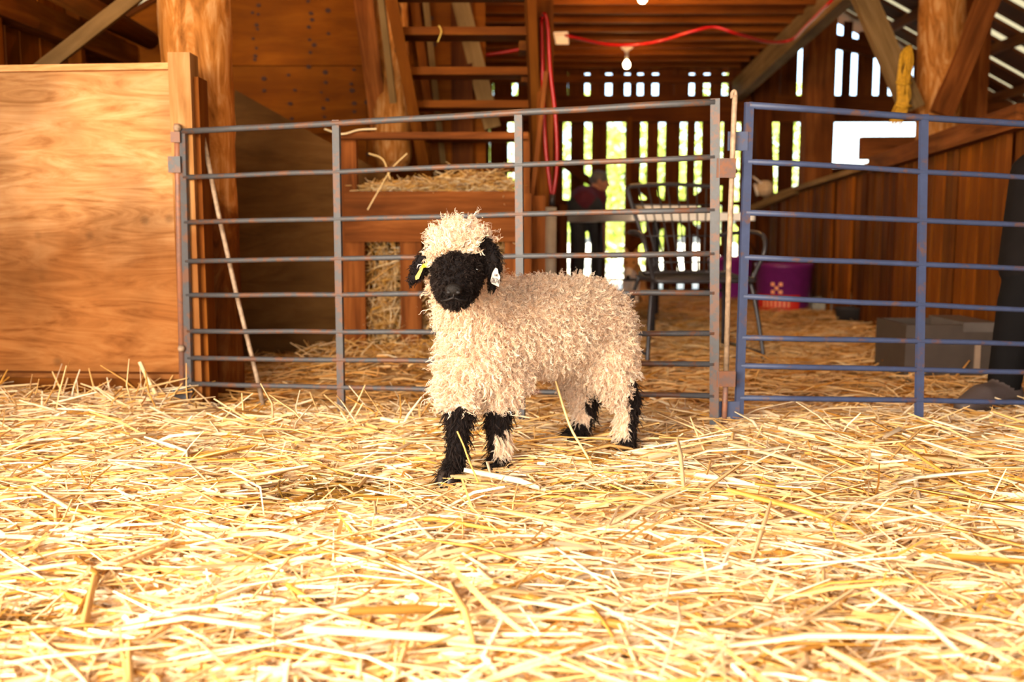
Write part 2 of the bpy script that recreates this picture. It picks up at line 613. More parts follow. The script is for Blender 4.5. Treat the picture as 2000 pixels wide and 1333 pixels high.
# straw level of the floor
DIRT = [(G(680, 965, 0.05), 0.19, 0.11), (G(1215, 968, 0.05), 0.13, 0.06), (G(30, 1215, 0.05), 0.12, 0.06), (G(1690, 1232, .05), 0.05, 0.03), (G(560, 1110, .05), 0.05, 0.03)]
FEET = [G(880, 950, 0.05), G(970, 930, 0.05), G(1120, 875, 0.05), G(1222, 893, 0.05)]
def level(x, y):
    x, y = np.asarray(x, float), np.asarray(y, float)
    s = np.clip((3.45 - y) / 0.55, 0, 1)
    z = 0.006 + 0.044 * s * s * (3 - 2 * s)
    z = z + 0.006 * np.sin(5.1 * x + 1.3 * y) * np.sin(4.3 * y + 0.7) + 0.004 * np.sin(13 * x - 7 * y)
    z = z + 0.07 * np.exp(-((y - 3.42) / 0.22) ** 2) / (1 + np.exp((x + 1.2) / 0.06)) * (1 + 0.25 * np.sin(9 * x))
    z = z + 0.10 * np.exp(-((y - 4.42) / 0.35) ** 2 - ((x + 0.55) / 0.42) ** 2)
    z = z + 0.01 * np.exp(-((y - 7.4) / 1.5) ** 2 - ((x - 2.0) / 0.8) ** 2)
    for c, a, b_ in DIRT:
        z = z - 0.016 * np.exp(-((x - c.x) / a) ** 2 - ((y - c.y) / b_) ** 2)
    for c in FEET:
        z = z - 0.016 * np.exp(-((x - c.x) ** 2 + (y - c.y + 0.01) ** 2) / 0.035 ** 2)
    return z

def build_floor():
    xs, ys = np.arange(-2.5, 5.36, 0.1), np.arange(-2.7, 10.56, 0.1)
    X, Y = np.meshgrid(xs, ys)
    Z = level(X, Y) - 0.006
    nx, ny = len(xs), len(ys)
    V = np.stack([X.ravel(), Y.ravel(), Z.ravel()], 1)
    i = np.arange(nx - 1)[None, :] + np.arange(ny - 1)[:, None] * nx
    Q = np.stack([i, i + 1, i + 1 + nx, i + nx], -1).reshape(-1, 4)
    me = bpy.data.meshes.new('floor')
    me.from_pydata(V.tolist(), [], Q.tolist())
    me.polygons.foreach_set('use_smooth', [True] * len(me.polygons))
    m, nt, b = new_mat('trodden_straw')
    tc = nt.nodes.new('ShaderNodeTexCoord')
    mp = nt.nodes.new('ShaderNodeMapping')
    mp.inputs['Scale'].default_value = (30, 75, 30)
    nt.links.new(tc.outputs['Object'], mp.inputs['Vector'])
    n = nt.nodes.new('ShaderNodeTexNoise')
    n.inputs['Detail'].default_value = 6
    nt.links.new(mp.outputs[0], n.inputs['Vector'])
    r = ramp(nt, [(0.3, (0.15, 0.06, 0.012)), (0.5, (0.38, 0.19, 0.045)), (0.7, (0.58, 0.34, 0.10))])
    nt.links.new(n.outputs['Fac'], r.inputs['Fac'])
    nt.links.new(r.outputs[0], b.inputs['Base Color'])
    b.inputs['Roughness'].default_value = 0.9
    bp = nt.nodes.new('ShaderNodeBump')
    bp.inputs['Distance'].default_value = 0.01
    nt.links.new(n.outputs['Fac'], bp.inputs['Height'])
    nt.links.new(bp.outputs[0], b.inputs['Normal'])
    me.materials.append(m)
    o = link('floor', me, None, (0, 0, 0))
    tag(o, 'barn floor of trodden golden straw', 'floor', kind='structure')
build_floor()

# ground outside
gm = plain('pale_gravel', (0.62, 0.56, 0.42), 0.9, vary=0.2, scale=3)
tag(MB().slab(-30, 35, -30, 45, -0.12, -0.05).build('ground', gm), 'pale gravel yard outside the barn', 'ground', kind='structure')

def X_at(u, Y): return (u - 1000) * Y / F
def Z_at(v, Y): return P(1000, v, Y).z

# ---- back wall: upright boards with daylight between them, in two tiers
wb_ = thing('wall_back', (1.4, YB, 0), 'far barn wall of upright brown boards with daylight between them', 'wall', kind='structure')
def tier(gaps, z0, ztop, x_start, x_end, Y, th=0.025):
    edges = [x_start]
    for g0, g1 in gaps:
        edges += [X_at(g0, Y), X_at(g1, Y)]
    edges.append(x_end)
    for k in range(0, len(edges), 2):
        a, b_ = edges[k], edges[k + 1]
        if b_ - a < 0.01:
            continue
        n = max(1, int(round((b_ - a) / 0.2)))
        for q in range(n):
            xa, xb = a + (b_ - a) * q / n, a + (b_ - a) * (q + 1) / n
            zt = min(ztop, roof_r((xa + xb) / 2), roof_l((xa + xb) / 2)) - 0.03
            if zt <= z0 + 0.05:
                continue
            yo = random.uniform(-0.006, 0.006)
            board('plank', M_siding, ((xa + xb) / 2, Y + yo, z0), ((xa + xb) / 2, Y + yo, zt), xb - xa - 0.003, th, wb_, (0, 1, 0))
low = [(993, 1008), (1057, 1068), (1099, 1112), (1140, 1152), (1183, 1217), (1247, 1259), (1282, 1294), (1323, 1335), (1352, 1364), (1400, 1405), (1428, 1438), (1498, 1511), (1541, 1552)]
ZG0, ZG1 = Z_at(241, YB), Z_at(187, YB)
tier(low, 0.0, ZG0 + 0.1, -2.4, X_at(1600, YB), YB)
WX0, WX1, WZ0, WZ1 = X_at(1617, YB), X_at(1776, YB), Z_at(323, YB), Z_at(243, YB)
tier([], 0.0, WZ0, X_at(1600, YB), 5.25, YB)
tier([], WZ0, ZG0 + 0.1, X_at(1600, YB), WX0, YB)
tier([(1903, 1914)], WZ0, ZG0 + 0.1, WX1, 5.25, YB)
upp = [(1001, 1010), (1139, 1148), (1179, 1190), (1215, 1225), (1240, 1250), (1268, 1279), (1338, 1348), (1366, 1377), (1401, 1412), (1544, 1556), (1616, 1628), (1646, 1657), (1688, 1699), (1717, 1727), (1756, 1764), (1903, 1914)]
tier(upp, ZG1 - 0.1, 9, -2.4, 5.25, YB)
# girts, braces and the square post that break up the daylight
YG = YB - 0.05
board('girt', M_siding, (-2.3, YG, (ZG0 + ZG1) / 2), (5.2, YG, (ZG0 + ZG1) / 2), 0.07, ZG1 - ZG0 - 0.01, wb_)
board('top_plate', M_siding, (-2.3, YG, Z_at(155, YG)), (2.3, YG, Z_at(155, YG)), 0.07, 0.08, wb_)
board('girt', M_siding, (-2.3, YG, Z_at(398, YG)), (X_at(1180, YG), YG, Z_at(396, YG)), 0.06, 0.06, wb_)
board('girt', M_siding, (X_at(1220, YG), YG, Z_at(394, YG)), (X_at(1560, YG), YG, Z_at(400, YG)), 0.06, 0.05, wb_)
for (u0, v0, u1, v1) in ((1098, 318, 1182, 375), (1222, 490, 1440, 330), (1224, 345, 1420, 500), (1440, 430, 1540, 560)):
    board('brace', M_siding, P(u0, v0, YG), P(u1, v1, YG), 0.05, 0.085, wb_)
for v0 in (66, 100):                                  # purlins between the upper slits
    pass
board('girt', M_siding, P(1540, 60, YG), P(1790, 118, YG), 0.05, 0.14, wb_)
board('square_post', M_red, (X_at(1584, 9.6), 9.6, 0), (X_at(1584, 9.6), 9.6, 3.2), 0.27, 0.2, wb_, (0, 1, 0))
board('square_post', M_siding, (X_at(1505, 10.1), 10.25, 0), (X_at(1470, 10.2), 10.25, 3.0), 0.18, 0.12, wb_, (0, 1, 0))
board('door_edge', M_timber, (X_at(1224, 10.3), 10.3, 0), (X_at(1224, 10.3), 10.3, ZG0 + 0.05), 0.06, 0.05, wb_, (0, 1, 0))

# ---- inner plywood wall, left
YP = 6.05
wi = thing('wall_inner', (-1.2, YP, 0), 'dark orange plywood wall with nail rows behind the wooden stairs', 'wall', kind='structure')
zs = [0.0, Z_at(262, YP), Z_at(129, YP), 3.3]
xs_ = [-2.33, X_at(722, YP), X_at(950, YP)]
for k in range(3):
    for q in range(2):
        xm = (xs_[q] + xs_[q + 1]) / 2
        zt = min(zs[k + 1], roof_l(xm) + 0.2)
        MB().box((xs_[q] + 0.002, YP + (0.004 if (k + q) % 2 else 0), (zs[k] + zt) / 2), (xs_[q + 1] - 0.002, YP + (0.004 if (k + q) % 2 else 0), (zs[k] + zt) / 2), 0.018, zt - zs[k] - 0.004).build('plywood_sheet', M_plydark, wi)
nb = MB()
for (u, v0, v1, n) in ((500, 5, 120, 9), (510, 150, 240, 4), (570, 145, 235, 4), (607, 5, 125, 8), (633, 140, 230, 6), (692, 140, 235, 6), (640, 20, 60, 2), (845, 30, 240, 5), (715, 150, 300, 4)):
    for k in range(n):
        p = P(u + random.uniform(-7, 7), v0 + (v1 - v0) * k / max(1, n - 1) + random.uniform(-6, 6), YP - 0.009)
        r = random.uniform(0.007, 0.015)
        nb.prism([p + Vector((r * math.cos(a) * 1.2, -0.002, r * math.sin(a))) for a in [i * math.pi / 4 for i in range(8)]], (0, 1, 0), 0.008)
tag(nb.build('nail_heads', plain('rusty_nail', (0.05, 0.014, 0.006), 0.8), wi), kind='stuff')

# ---- left outer wall (opening of the side door behind the camera)
wl = thing('wall_left', (-2.36, 4, 0), 'left barn wall of upright orange boards above the plywood panel', 'wall', kind='structure')
y = 3.3
while y < 6.0:
    w = random.choice((0.14, 0.17, 0.2))
    board('plank', M_plydark, (-2.37 + random.uniform(-.006, .006), y + w / 2, 0), (-2.37, y + w / 2, 1.9), 0.02, w - 0.008, wl, (0, 1, 0))
    y += w
MB().slab(-2.40, -2.36, 0.75, 3.3, 0, 1.9).build('plank', M_plydark, wl)
MB().slab(-2.40, -2.36, -2.7, -1.85, 0, 1.9).build('plank', M_plydark, wl)
MB().slab(-2.40, -2.36, 6.0, YB, 0, 1.9).build('plank', M_plydark, wl)
for yy in (4.45, 5.3):
    board('stud', M_plydark, (-2.31, yy, 0), (-2.31, yy, 1.9), 0.07, 0.05, wl, (0, 1, 0))
board('girt', M_timber, (-2.3, 3.3, 1.66), (-2.3, 6.0, 1.70), 0.10, 0.13, wl)

# eave beams and the knee brace above the panel
tag(MB().tube([P(90, -30, 4.55), P(200, 30, 5.1), P(292, 78, 5.75)], [0.06, 0.06, 0.055], 10).build('eave_beam', M_timber, smooth=True), 'round dark eave pole under the left roof slope', 'beam', kind='structure')
bpt = [P(62, 150, 4.6), P(280, -20, 4.75)]
tag(board('knee_brace', M_grey, bpt[0], bpt[1], 0.05, 0.062), 'grey sawn brace slanting up behind the light plywood panel', 'brace', kind='structure')

# ---- right wall
wr = thing('wall_right', (5.25, 9, 0), 'right barn wall of dark boards below the low eave', 'wall', kind='structure')
y = 7.6
while y < YB:
    board('plank', M_siding, (5.24, y + 0.09, 0), (5.24, y + 0.09, 1.88), 0.022, 0.172, wr, (0, 1, 0))
    y += 0.185
MB().slab(5.22, 5.26, -2.7, 7.6, 0, 1.88).build('plank', M_siding, wr)

# ---- front wall behind the camera
wf = thing('wall_front', (2, -2.7, 0), 'board wall behind the camera', 'wall', kind='structure')
MB().slab(-2.4, -1.4, -2.74, -2.7, 0, 2.3).build('plank', M_siding, wf)
MB().slab(2.2, 5.25, -2.74, -2.7, 0, 1.85).build('plank', M_siding, wf)
MB().prism([(-2.4, -2.72, 2.3), (4.4, -2.72, 2.3), (1.37, -2.72, 3.95)], (0, 1, 0), 0.04).build('gable', M_siding, wf)

# ---- roof: sheathing boards running down the slope, pale translucent sheet above the gaps
def sheet_mat():
    m, nt, b = new_mat('translucent_sheet')
    nt.nodes.remove(b)
    t = nt.nodes.new('ShaderNodeBsdfTranslucent')
    t.inputs['Color'].default_value = (0.30, 0.28, 0.215, 1)
    nt.links.new(t.outputs[0], nt.nodes['Material Output'].inputs['Surface'])
    return m
M_sheet = sheet_mat()
rf = thing('roof', (1.37, 4, 3.95), 'barn roof of sheathing boards with pale light strips between them', 'roof', kind='structure')
XR = 1.373
def slope_board(side, y0, y1, parent, name='roof_board', mat=None, dz=0.02, th=0.03):
    if side > 0:
        p0, p1 = Vector((XR, (y0 + y1) / 2, roof_r(XR) + dz)), Vector((5.6, (y0 + y1) / 2, roof_r(5.6) + dz))
    else:
        p0, p1 = Vector((XR, (y0 + y1) / 2, roof_l(XR) + dz)), Vector((-2.75, (y0 + y1) / 2, roof_l(-2.75) + dz))
    return MB().box(p0, p1, y1 - y0, th, (0, 0, 1)).build(name, mat or M_siding, parent)
slope_board(1, -3.0, 7.4, rf)
gaps_y = [7.76, 8.2, 8.63, 8.98, 9.5, 9.9, 10.25]
hw_y = [0.07, 0.085, 0.075, 0.09, 0.07, 0.06, 0.05]
e0 = 7.4
for gy, hw in zip(gaps_y, hw_y):
    slope_board(1, e0, gy - hw, rf)
    e0 = gy + hw
slope_board(1, e0, 10.7, rf)
slope_board(1, 7.4, 10.7, rf, 'roof_sheet', M_sheet, 0.05, 0.006)
slope_board(-1, -3.0, 5.87, rf)
slope_board(-1, 6.02, 10.7, rf)
slope_board(-1, 5.8, 6.4, rf, 'roof_sheet', M_sheet, 0.05, 0.006)
for xq in (2.5, 3.1, 3.75, 4.4, 4.95):
    board('purlin', M_timber, (xq, 2, roof_r(xq) - 0.05), (xq, YB, roof_r(xq) - 0.05), 0.05, 0.09, rf)

# ---- loft floor over the back half
ce = thing('ceiling', (0, 8.4, 2.45), 'loft floor seen from below with its row of fir joists', 'ceiling', kind='structure')
K = (2.31 - HCAM) * F
XL0, XL1 = -2.3, 2.34
yj = [K / (445 - v) for v in (-14, 3, 25, 42, 59, 76, 92, 106, 118, 130, 142, 152)]
for yy in yj:
    board('joist', M_joist, (XL0, yy + 0.02, 2.31 + 0.09), (XL1, yy + 0.02, 2.31 + 0.09), 0.042, 0.18, ce)
MB().slab(XL0, XL1 + 0.05, 6.3, YB, 2.49, 2.52).build('deck', M_siding, ce)
# edge beam and its pale lower face
eb = P(1662, -30, 6.75), P(1440, 178, 10.25)
tag(board('edge_beam', M_grey, eb[0], eb[1], 0.10, 0.20), 'grey loft edge beam slanting away above the right side', 'beam', kind='structure')

# ---- log columns and posts
def log(name, pts, rs, label, mat=M_log, n=20):
    q = smooth_path(pts, 10)
    m = len(q)
    rr = [np.interp(i / (m - 1), np.linspace(0, 1, len(rs)), rs) for i in range(m)]
    return tag(MB().tube(q, rr, n, bumps=0.025).build(name, mat, smooth=True), label, 'post', kind='structure')
YL = 3.86
log('log_column', [(X_at(408, YL), YL, 0), (X_at(404, YL), YL, 0.8), (X_at(400, YL), YL, 1.5), (X_at(398, YL), YL, 2.6)], [0.125, 0.128, 0.136, 0.138], 'thick peeled log post beside the light plywood panel')
YR = 6.1
log('log_column', [(X_at(1822, YR), YR, 0), (X_at(1818, YR), YR, 1.0), (X_at(1814, YR), YR, 1.8), (X_at(1812, YR), YR, 3.1)], [0.125, 0.125, 0.135, 0.145], 'orange log post with slanting braces beside the yellow twine')
tag(board('square_column', M_red, (X_at(1872, 6.7), 6.7, 0), (X_at(1872, 6.7), 6.7, 2.9), 0.19, 0.14, None, (0, 1, 0)), 'square sawn post just behind the braced log post', 'post', kind='structure')
tag(board('post_brace', M_grey, P(1672, -40, 5.95), P(1782, 215, 5.95), 0.06, 0.13), 'left slanting brace of the braced log post', 'brace', kind='structure')
tag(board('post_brace', M_red, P(1945, -40, 6.0), P(1838, 225, 5.96), 0.06, 0.13), 'right slanting brace of the braced log post', 'brace', kind='structure')

# ================================================================== LEFT PANEL AND POST
pan = thing('plywood_panel', (-1.95, 3.56, 0), 'light knotty plywood panel standing in straw left of the gate', 'panel')
pl, pr = P(-260, 139, 3.60), P(344, 130, 3.52)
zt = pr.z
MB().box((pl.x, 3.60, (0.10 + zt) / 2), (pr.x, 3.52, (0.10 + zt) / 2), 0.02, zt - 0.10).build('sheet', M_ply, pan)
board('base_board', M_timber, (pl.x, 3.56, 0.085), (pr.x, 3.483, 0.085), 0.04, 0.11, pan)
board('base_ledge', M_ply, (pl.x, 3.556, 0.148), (pr.x, 3.479, 0.148), 0.055, 0.016, pan)
board('top_strip', M_ply, (pl.x, 3.585, zt - 0.004), (pr.x, 3.505, zt - 0.004), 0.035, 0.022, pan)
tp = thing('timber_post', (X_at(365, 3.5), 3.52, 0), 'short sawn timber post at the right edge of plywood panel', 'post')
MB().slab(X_at(345, 3.47), X_at(387, 3.47), 3.47, 3.56, 0, Z_at(102, 3.47)).build('post', wood('tan_post', (0.26, 0.105, 0.026), (0.42, 0.20, 0.066), (0.52, 0.29, 0.12), dirt=(0.85, 1.1, (0.55, 0.40, 0.27))), tp)
MB().slab(X_at(388, 3.5), X_at(402, 3.5), 3.50, 3.60, 0, Z_at(150, 3.5)).build('side_strip', M_timber, tp)

# ================================================================== SHEEP GATES
def gate(name, label, mat, L, R, vl, vr, uprights, ext, matb):
    """L, R: (u_top, u_bottom, depth) of the two ends; vl, vr: rail heights in the photo at each end"""
    base = (Vector(P(L[1], vl[-1], L[2])) + Vector(P(R[1], vr[-1], R[2]))) / 2
    g = thing(name, base, label, 'gate')
    def end(E, v, vs):
        t = (v - vs[0]) / (vs[-1] - vs[0])
        return P(E[0] + (E[1] - E[0]) * t, v, E[2])
    rows = []
    for i in range(len(vl)):
        a, b_ = end(L, vl[i], vl), end(R, vr[i], vr)
        b_ = a + (b_ - a) * ext
        rows.append((a, b_))
        n = 9
        pts = [a + (b_ - a) * k / n + Vector((0, 0, random.uniform(-.0015, .0015))) for k in range(n + 1)]
        if i == len(vl) - 1:
            MB().tube(pts, 0.0085, 6).build('bottom_rail', matb, g, smooth=True)
        else:
            MB().tube(pts, 0.0088 if i else 0.0105, 8).build('rail', mat, g, smooth=True)
    (a0, b0), (a1, b1) = rows[0], rows[-1]
    def bar(t, w, nm, mt=mat):
        p, q = a0 + (b0 - a0) * t, a1 + (b1 - a1) * t
        e = (q - p).normalized()
        MB().box(p - e * 0.009, q + e * 0.012, w, 0.014, (b0 - a0).cross(Vector((0, 0, 1)))).build(nm, mt, g)
    bar(0, 0.026, 'end_post')
    bar(1, 0.028, 'end_post')
    for t in uprights:
        bar(t, 0.025, 'upright')
    return g, rows

G1L, G1R = (357, 371, 3.455), (1397, 1395, 2.955)
g1, r1 = gate('sheep_gate', 'grey blue rusty sheep gate directly behind the lamb', M_gate, G1L, G1R,
              [257, 347, 435, 510, 577, 647, 700, 750, 803], [199, 307, 410, 495, 572, 652, 712, 773, 837], (0.322, 0.667), 1.0, M_rustbar)
G2L, G2R = (1463, 1442, 2.99), (2000, 1996, 3.17)
g2, r2 = gate('sheep_gate', 'blue sheep gate on the right in front of the dark legs', M_gate2, G2L, G2R,
              [206, 315, 415, 503, 580, 660, 715, 777, 838], [243, 347, 440, 525, 605, 672, 727, 786, 843], (0.336, 0.69), 1.85, M_gate2)
def tabplate(g, u0, v0, u1, v1, Y, mat, name='hinge_tab'):
    a, b_ = P(u0, (v0 + v1) / 2, Y), P(u1, (v0 + v1) / 2, Y)
    MB().box(a, b_, 0.010, px(v1 - v0, Y)).build(name, mat, g)
tabplate(g1, 1399, 310, 1437, 347, 2.95, M_rust)
tabplate(g1, 1399, 725, 1436, 756, 2.95, M_rust)
tabplate(g2, 1421, 258, 1460, 294, 2.985, M_gate2)
tabplate(g2, 1404, 784, 1444, 819, 2.985, M_gate2)
tabplate(g1, 329, 306, 353, 337, 3.44, M_gate)
tabplate(g1, 334, 258, 352, 278, 3.44, M_rust)
tabplate(g1, 337, 757, 366, 786, 3.44, M_gate)
# pins
pin = thing('gate_pin', P(1417, 850, 2.97), 'long pale pin rod joining the two gates', 'pin rod')
MB().tube([P(1436, 186, 2.967), P(1434, 215, 2.967), P(1424, 500, 2.967), P(1418, 735, 2.967)], 0.0085, 8).build('rod', M_rod, pin, smooth=True)
MB().tube([P(1418, 735, 2.967), P(1413, 848, 2.967)], 0.0085, 8).build('rod_foot', M_rustbar, pin, smooth=True)
MB().tube(smooth_path([P(1436, 190, 2.967), P(1437, 182, 2.967), P(1434, 178, 2.967), P(1430, 183, 2.967), P(1430, 192, 2.967)], 4), 0.006, 6).build('hook', M_rod, pin, smooth=True)
pin = tag(MB().tube([P(396, 262, 3.56), P(425, 410, 3.54), P(462, 575, 3.51), P(500, 730, 3.49), P(516, 800, 3.48)], 0.0085, 8).build('gate_pin', M_rod, smooth=True), 'thin pale rod leaning behind the left end of gate', 'pin rod')
pin = thing('hinge_pin', P(349, 790, 3.46), 'rusty hinge pin between plywood panel and gate', 'hinge pin')
MB().tube([P(346, 242, 3.455), P(347, 330, 3.455), P(357, 790, 3.455)], 0.011, 8).build('rod', M_rustbar, pin, smooth=True)
MB().ball(P(346, 250, 3.44), 0.014).build('knob', M_rod, pin, smooth=True)
MB().ball(P(354, 681, 3.44), 0.013).build('knob', M_rod, pin, smooth=True)

# ================================================================== STAIRS
st = thing('staircase', (-0.25, 5.6, 0), 'open wooden stairs seen from below in front of the plywood wall', 'stairs')
tv_ = [(-20, 5.02), (60, 5.18), (138, 5.34), (203, 5.50), (266, 5.66), (327, 5.82), (382, 5.98), (432, 6.14)]
for i, (v, Y) in enumerate(tv_[:6]):
    z = Z_at(v, Y)
    xl = X_at([775, 788, 798, 815, 832, 848][i], Y)
    xr = X_at([1028, 1028, 1030, 1032, 1034, 1036][i], Y)
    MB().slab(xl, xr, Y, Y + 0.19, z - 0.020, z + 0.020).build('tread', M_timber, st)
for (u, v, Y) in ((768, 12, 5.14), (779, 92, 5.30), (796, 150, 5.44), (1022, 90, 5.3), (1026, 152, 5.44), (1028, 215, 5.56)):
    p = P(u, v, Y)
    board('cleat', M_timber, p + Vector((0, -0.02, 0.0)), p + Vector((0, 0.16, 0.0)), 0.045, 0.05, st)
board('stringer', M_timber, P(756, -40, 4.98), P(846, 420, 5.88), 0.06, 0.15, st, (0, -0.9, 0.4))
board('stringer', M_timber, P(1034, -40, 4.98), P(1050, 420, 5.9), 0.045, 0.16, st, (0, -0.9, 0.4))
tag(board('leaning_plank', M_red, P(706, -30, 5.35), P(748, 300, 5.8), 0.10, 0.03, None, (0, 1, 0)), 'reddish plank leaning left of the stairs', 'plank')
tag(board('leaning_plank', M_grey, P(741, -30, 5.02), P(768, 200, 5.3), 0.035, 0.03, None, (0, 1, 0)), 'narrow pale strip along the left stair side', 'plank')
tag(board('leaning_plank', M_timber, P(806, -20, 5.9), P(866, 420, 5.97), 0.05, 0.025, None, (0, 1, 0)), 'narrow brown plank seen between the stair treads', 'plank')
tag(board('leaning_plank', M_grey, P(829, -20, 5.93), P(876, 420, 5.99), 0.035, 0.025, None, (0, 1, 0)), 'thin pale plank beside the brown one behind the treads', 'plank')
tag(board('leaning_plank', M_grey, P(893, -20, 5.98), P(962, 250, 6.0), 0.10, 0.03, None, (0, 1, 0)), 'weathered grey plank slanting at the end of plywood wall', 'plank')
tag(board('wall_post', M_siding, (X_at(905, 6.0), 6.0, 0), (X_at(905, 6.0), 6.0, 2.4), 0.13, 0.05, None, (0, 1, 0)), 'dark upright board on the plywood wall behind the stairs', 'post', kind='structure')
log('hanging_log', [P(762, -20, 5.75), P(764, 150, 5.72), P(768, 300, 5.68), P(770, 332, 5.67)], [0.10, 0.105, 0.11, 0.07], 'rough log stub hanging behind the stair stringer', M_log, 14)
tag(board('stair_post', M_timber, (X_at(1063, 5.3), 5.32, 0), (X_at(1063, 5.3), 5.32, 2.9), 0.085, 0.07, None, (0, 1, 0)), 'square post right of the stairs carrying the red hose', 'post', kind='structure')
tag(board('leaning_stick', M_red, P(1066, 140, 5.22), P(1037, 400, 5.2), 0.022, 0.018, None, (0, 1, 0)), 'thin reddish stick leaning on the hose post', 'stick')
tag(MB().tube([P(1075, 405, 5.3), P(1074, 560, 5.3), P(1074, 690, 5.3)], 0.033, 14).build('pale_pipe', plain('pale_pipe', (0.48, 0.42, 0.32), 0.6), smooth=True), 'pale upright pipe beside the feeder and the hose', 'pipe')
tag(board('wall_post', M_siding, (X_at(1100, 6.2), 6.2, 0), (X_at(1100, 6.2), 6.2, Z_at(400, 6.2)), 0.05, 0.05, None, (0, 1, 0)), 'short dark stake by the left end of the table', 'stake')

# diagonal partition
tag(MB().prism([P(460, 176, 4.95), P(768, 348, 4.95), P(800, 700, 4.95), P(440, 712, 4.95)], (0, 1, 0), 0.02).build('stall_partition', M_plygrey), 'worn plywood partition with a slanted top left of feeder', 'partition')

# ================================================================== HAY FEEDER
YF = 4.55
fd = thing('hay_feeder', (X_at(845, YF), YF + 0.2, 0), 'wooden hay feeder box with straw behind the lamb', 'feeder')
xa, xb = X_at(676, YF), X_at(1012, YF)
board('front_board', M_red, (xa, YF, Z_at(400, YF)), (xb, YF, Z_at(400, YF)), 0.035, px(50, YF), fd)
board('front_board', M_red, (xa, YF + 0.004, Z_at(449, YF)), (xb, YF + 0.004, Z_at(449, YF)), 0.035, px(46, YF), fd)
board('back_board', M_red, (xa, YF + 0.42, Z_at(440, YF)), (xb, YF + 0.42, Z_at(440, YF)), 0.03, px(90, YF), fd)
for x in (xa + 0.015, xb - 0.015):
    board('end_board', M_red, (x, YF + 0.02, Z_at(440, YF)), (x, YF + 0.41, Z_at(440, YF)), 0.03, px(80, YF), fd)
for u, w in ((694, 36), (802, 42), (930, 34), (1000, 30)):
    x = X_at(u, YF)
    board('slat', M_red, (x, YF + 0.03, 0.0), (x, YF + 0.03, Z_at(470, YF)), px(w, YF), 0.03, fd, (0, 1, 0))
board('back_panel', M_timber, (X_at(690, YF + .4), YF + 0.40, 0.3), (X_at(1000, YF + .4), YF + 0.40, 0.3), 0.02, 0.58, fd)
for u in (684, 1024):
    x = X_at(u, YF)
    board('corner_post', M_red, (x, YF + 0.05, 0), (x, YF + 0.05, Z_at(378 if u > 900 else 270, YF)), 0.07, 0.06, fd, (0, 1, 0))
board('top_rail', M_red, P(664, 266, YF - 0.01), P(1030, 266, YF + 0.02), 0.09, px(13, YF), fd)
board('rail_post', M_red, (X_at(1024, YF), YF + 0.06, Z_at(378, YF)), (X_at(1024, YF), YF + 0.06, Z_at(272, YF)), 0.05, 0.05, fd, (0, 1, 0))
tag(board('stub_post', M_red, (X_at(1052, 4.7), 4.72, 0), (X_at(1052, 4.7), 4.72, Z_at(383, 4.72)), 0.06, 0.07, None, (0, 1, 0)), 'short rough post at the right end of the feeder', 'post')

# ================================================================== STRAW
STRAWC = np.array([(0.88, 0.63, 0.33), (0.80, 0.48, 0.16), (0.68, 0.34, 0.06), (0.93, 0.75, 0.49), (0.48, 0.21, 0.03), (0.86, 0.57, 0.25)])
STRAWP = [0.28, 0.19, 0.09, 0.24, 0.04, 0.16]

def stalks(x, y, z, L, r, tilt, cols, Kp=3, yaw=None):
    N = len(x)
    yaw = RNG.normal(0, 0.9, N) if yaw is None else yaw
    d = np.stack([np.cos(yaw) * np.cos(tilt), np.sin(yaw) * np.cos(tilt), np.sin(tilt)], 1)
    side = np.stack([-np.sin(yaw), np.cos(yaw), np.zeros(N)], 1)
    s = np.linspace(-0.5, 0.5, Kp)
    bend = RNG.normal(0, 0.06, N) * L
    sag = np.abs(RNG.normal(0, 0.03, N)) * L
    p = np.stack([x, y, z], 1)[:, None, :] + d[:, None, :] * (s[None, :, None] * L[:, None, None])
    p = p + side[:, None, :] * (bend[:, None] * (1 - 4 * s[None, :] ** 2))[:, :, None]
    p[:, :, 2] += sag[:, None] * (1 - 4 * s[None, :] ** 2)
    rad = r[:, None] * np.ones((1, Kp))
    rad[:, 0] *= 0.75
    rad[:, -1] *= 0.6
    return p, rad, cols

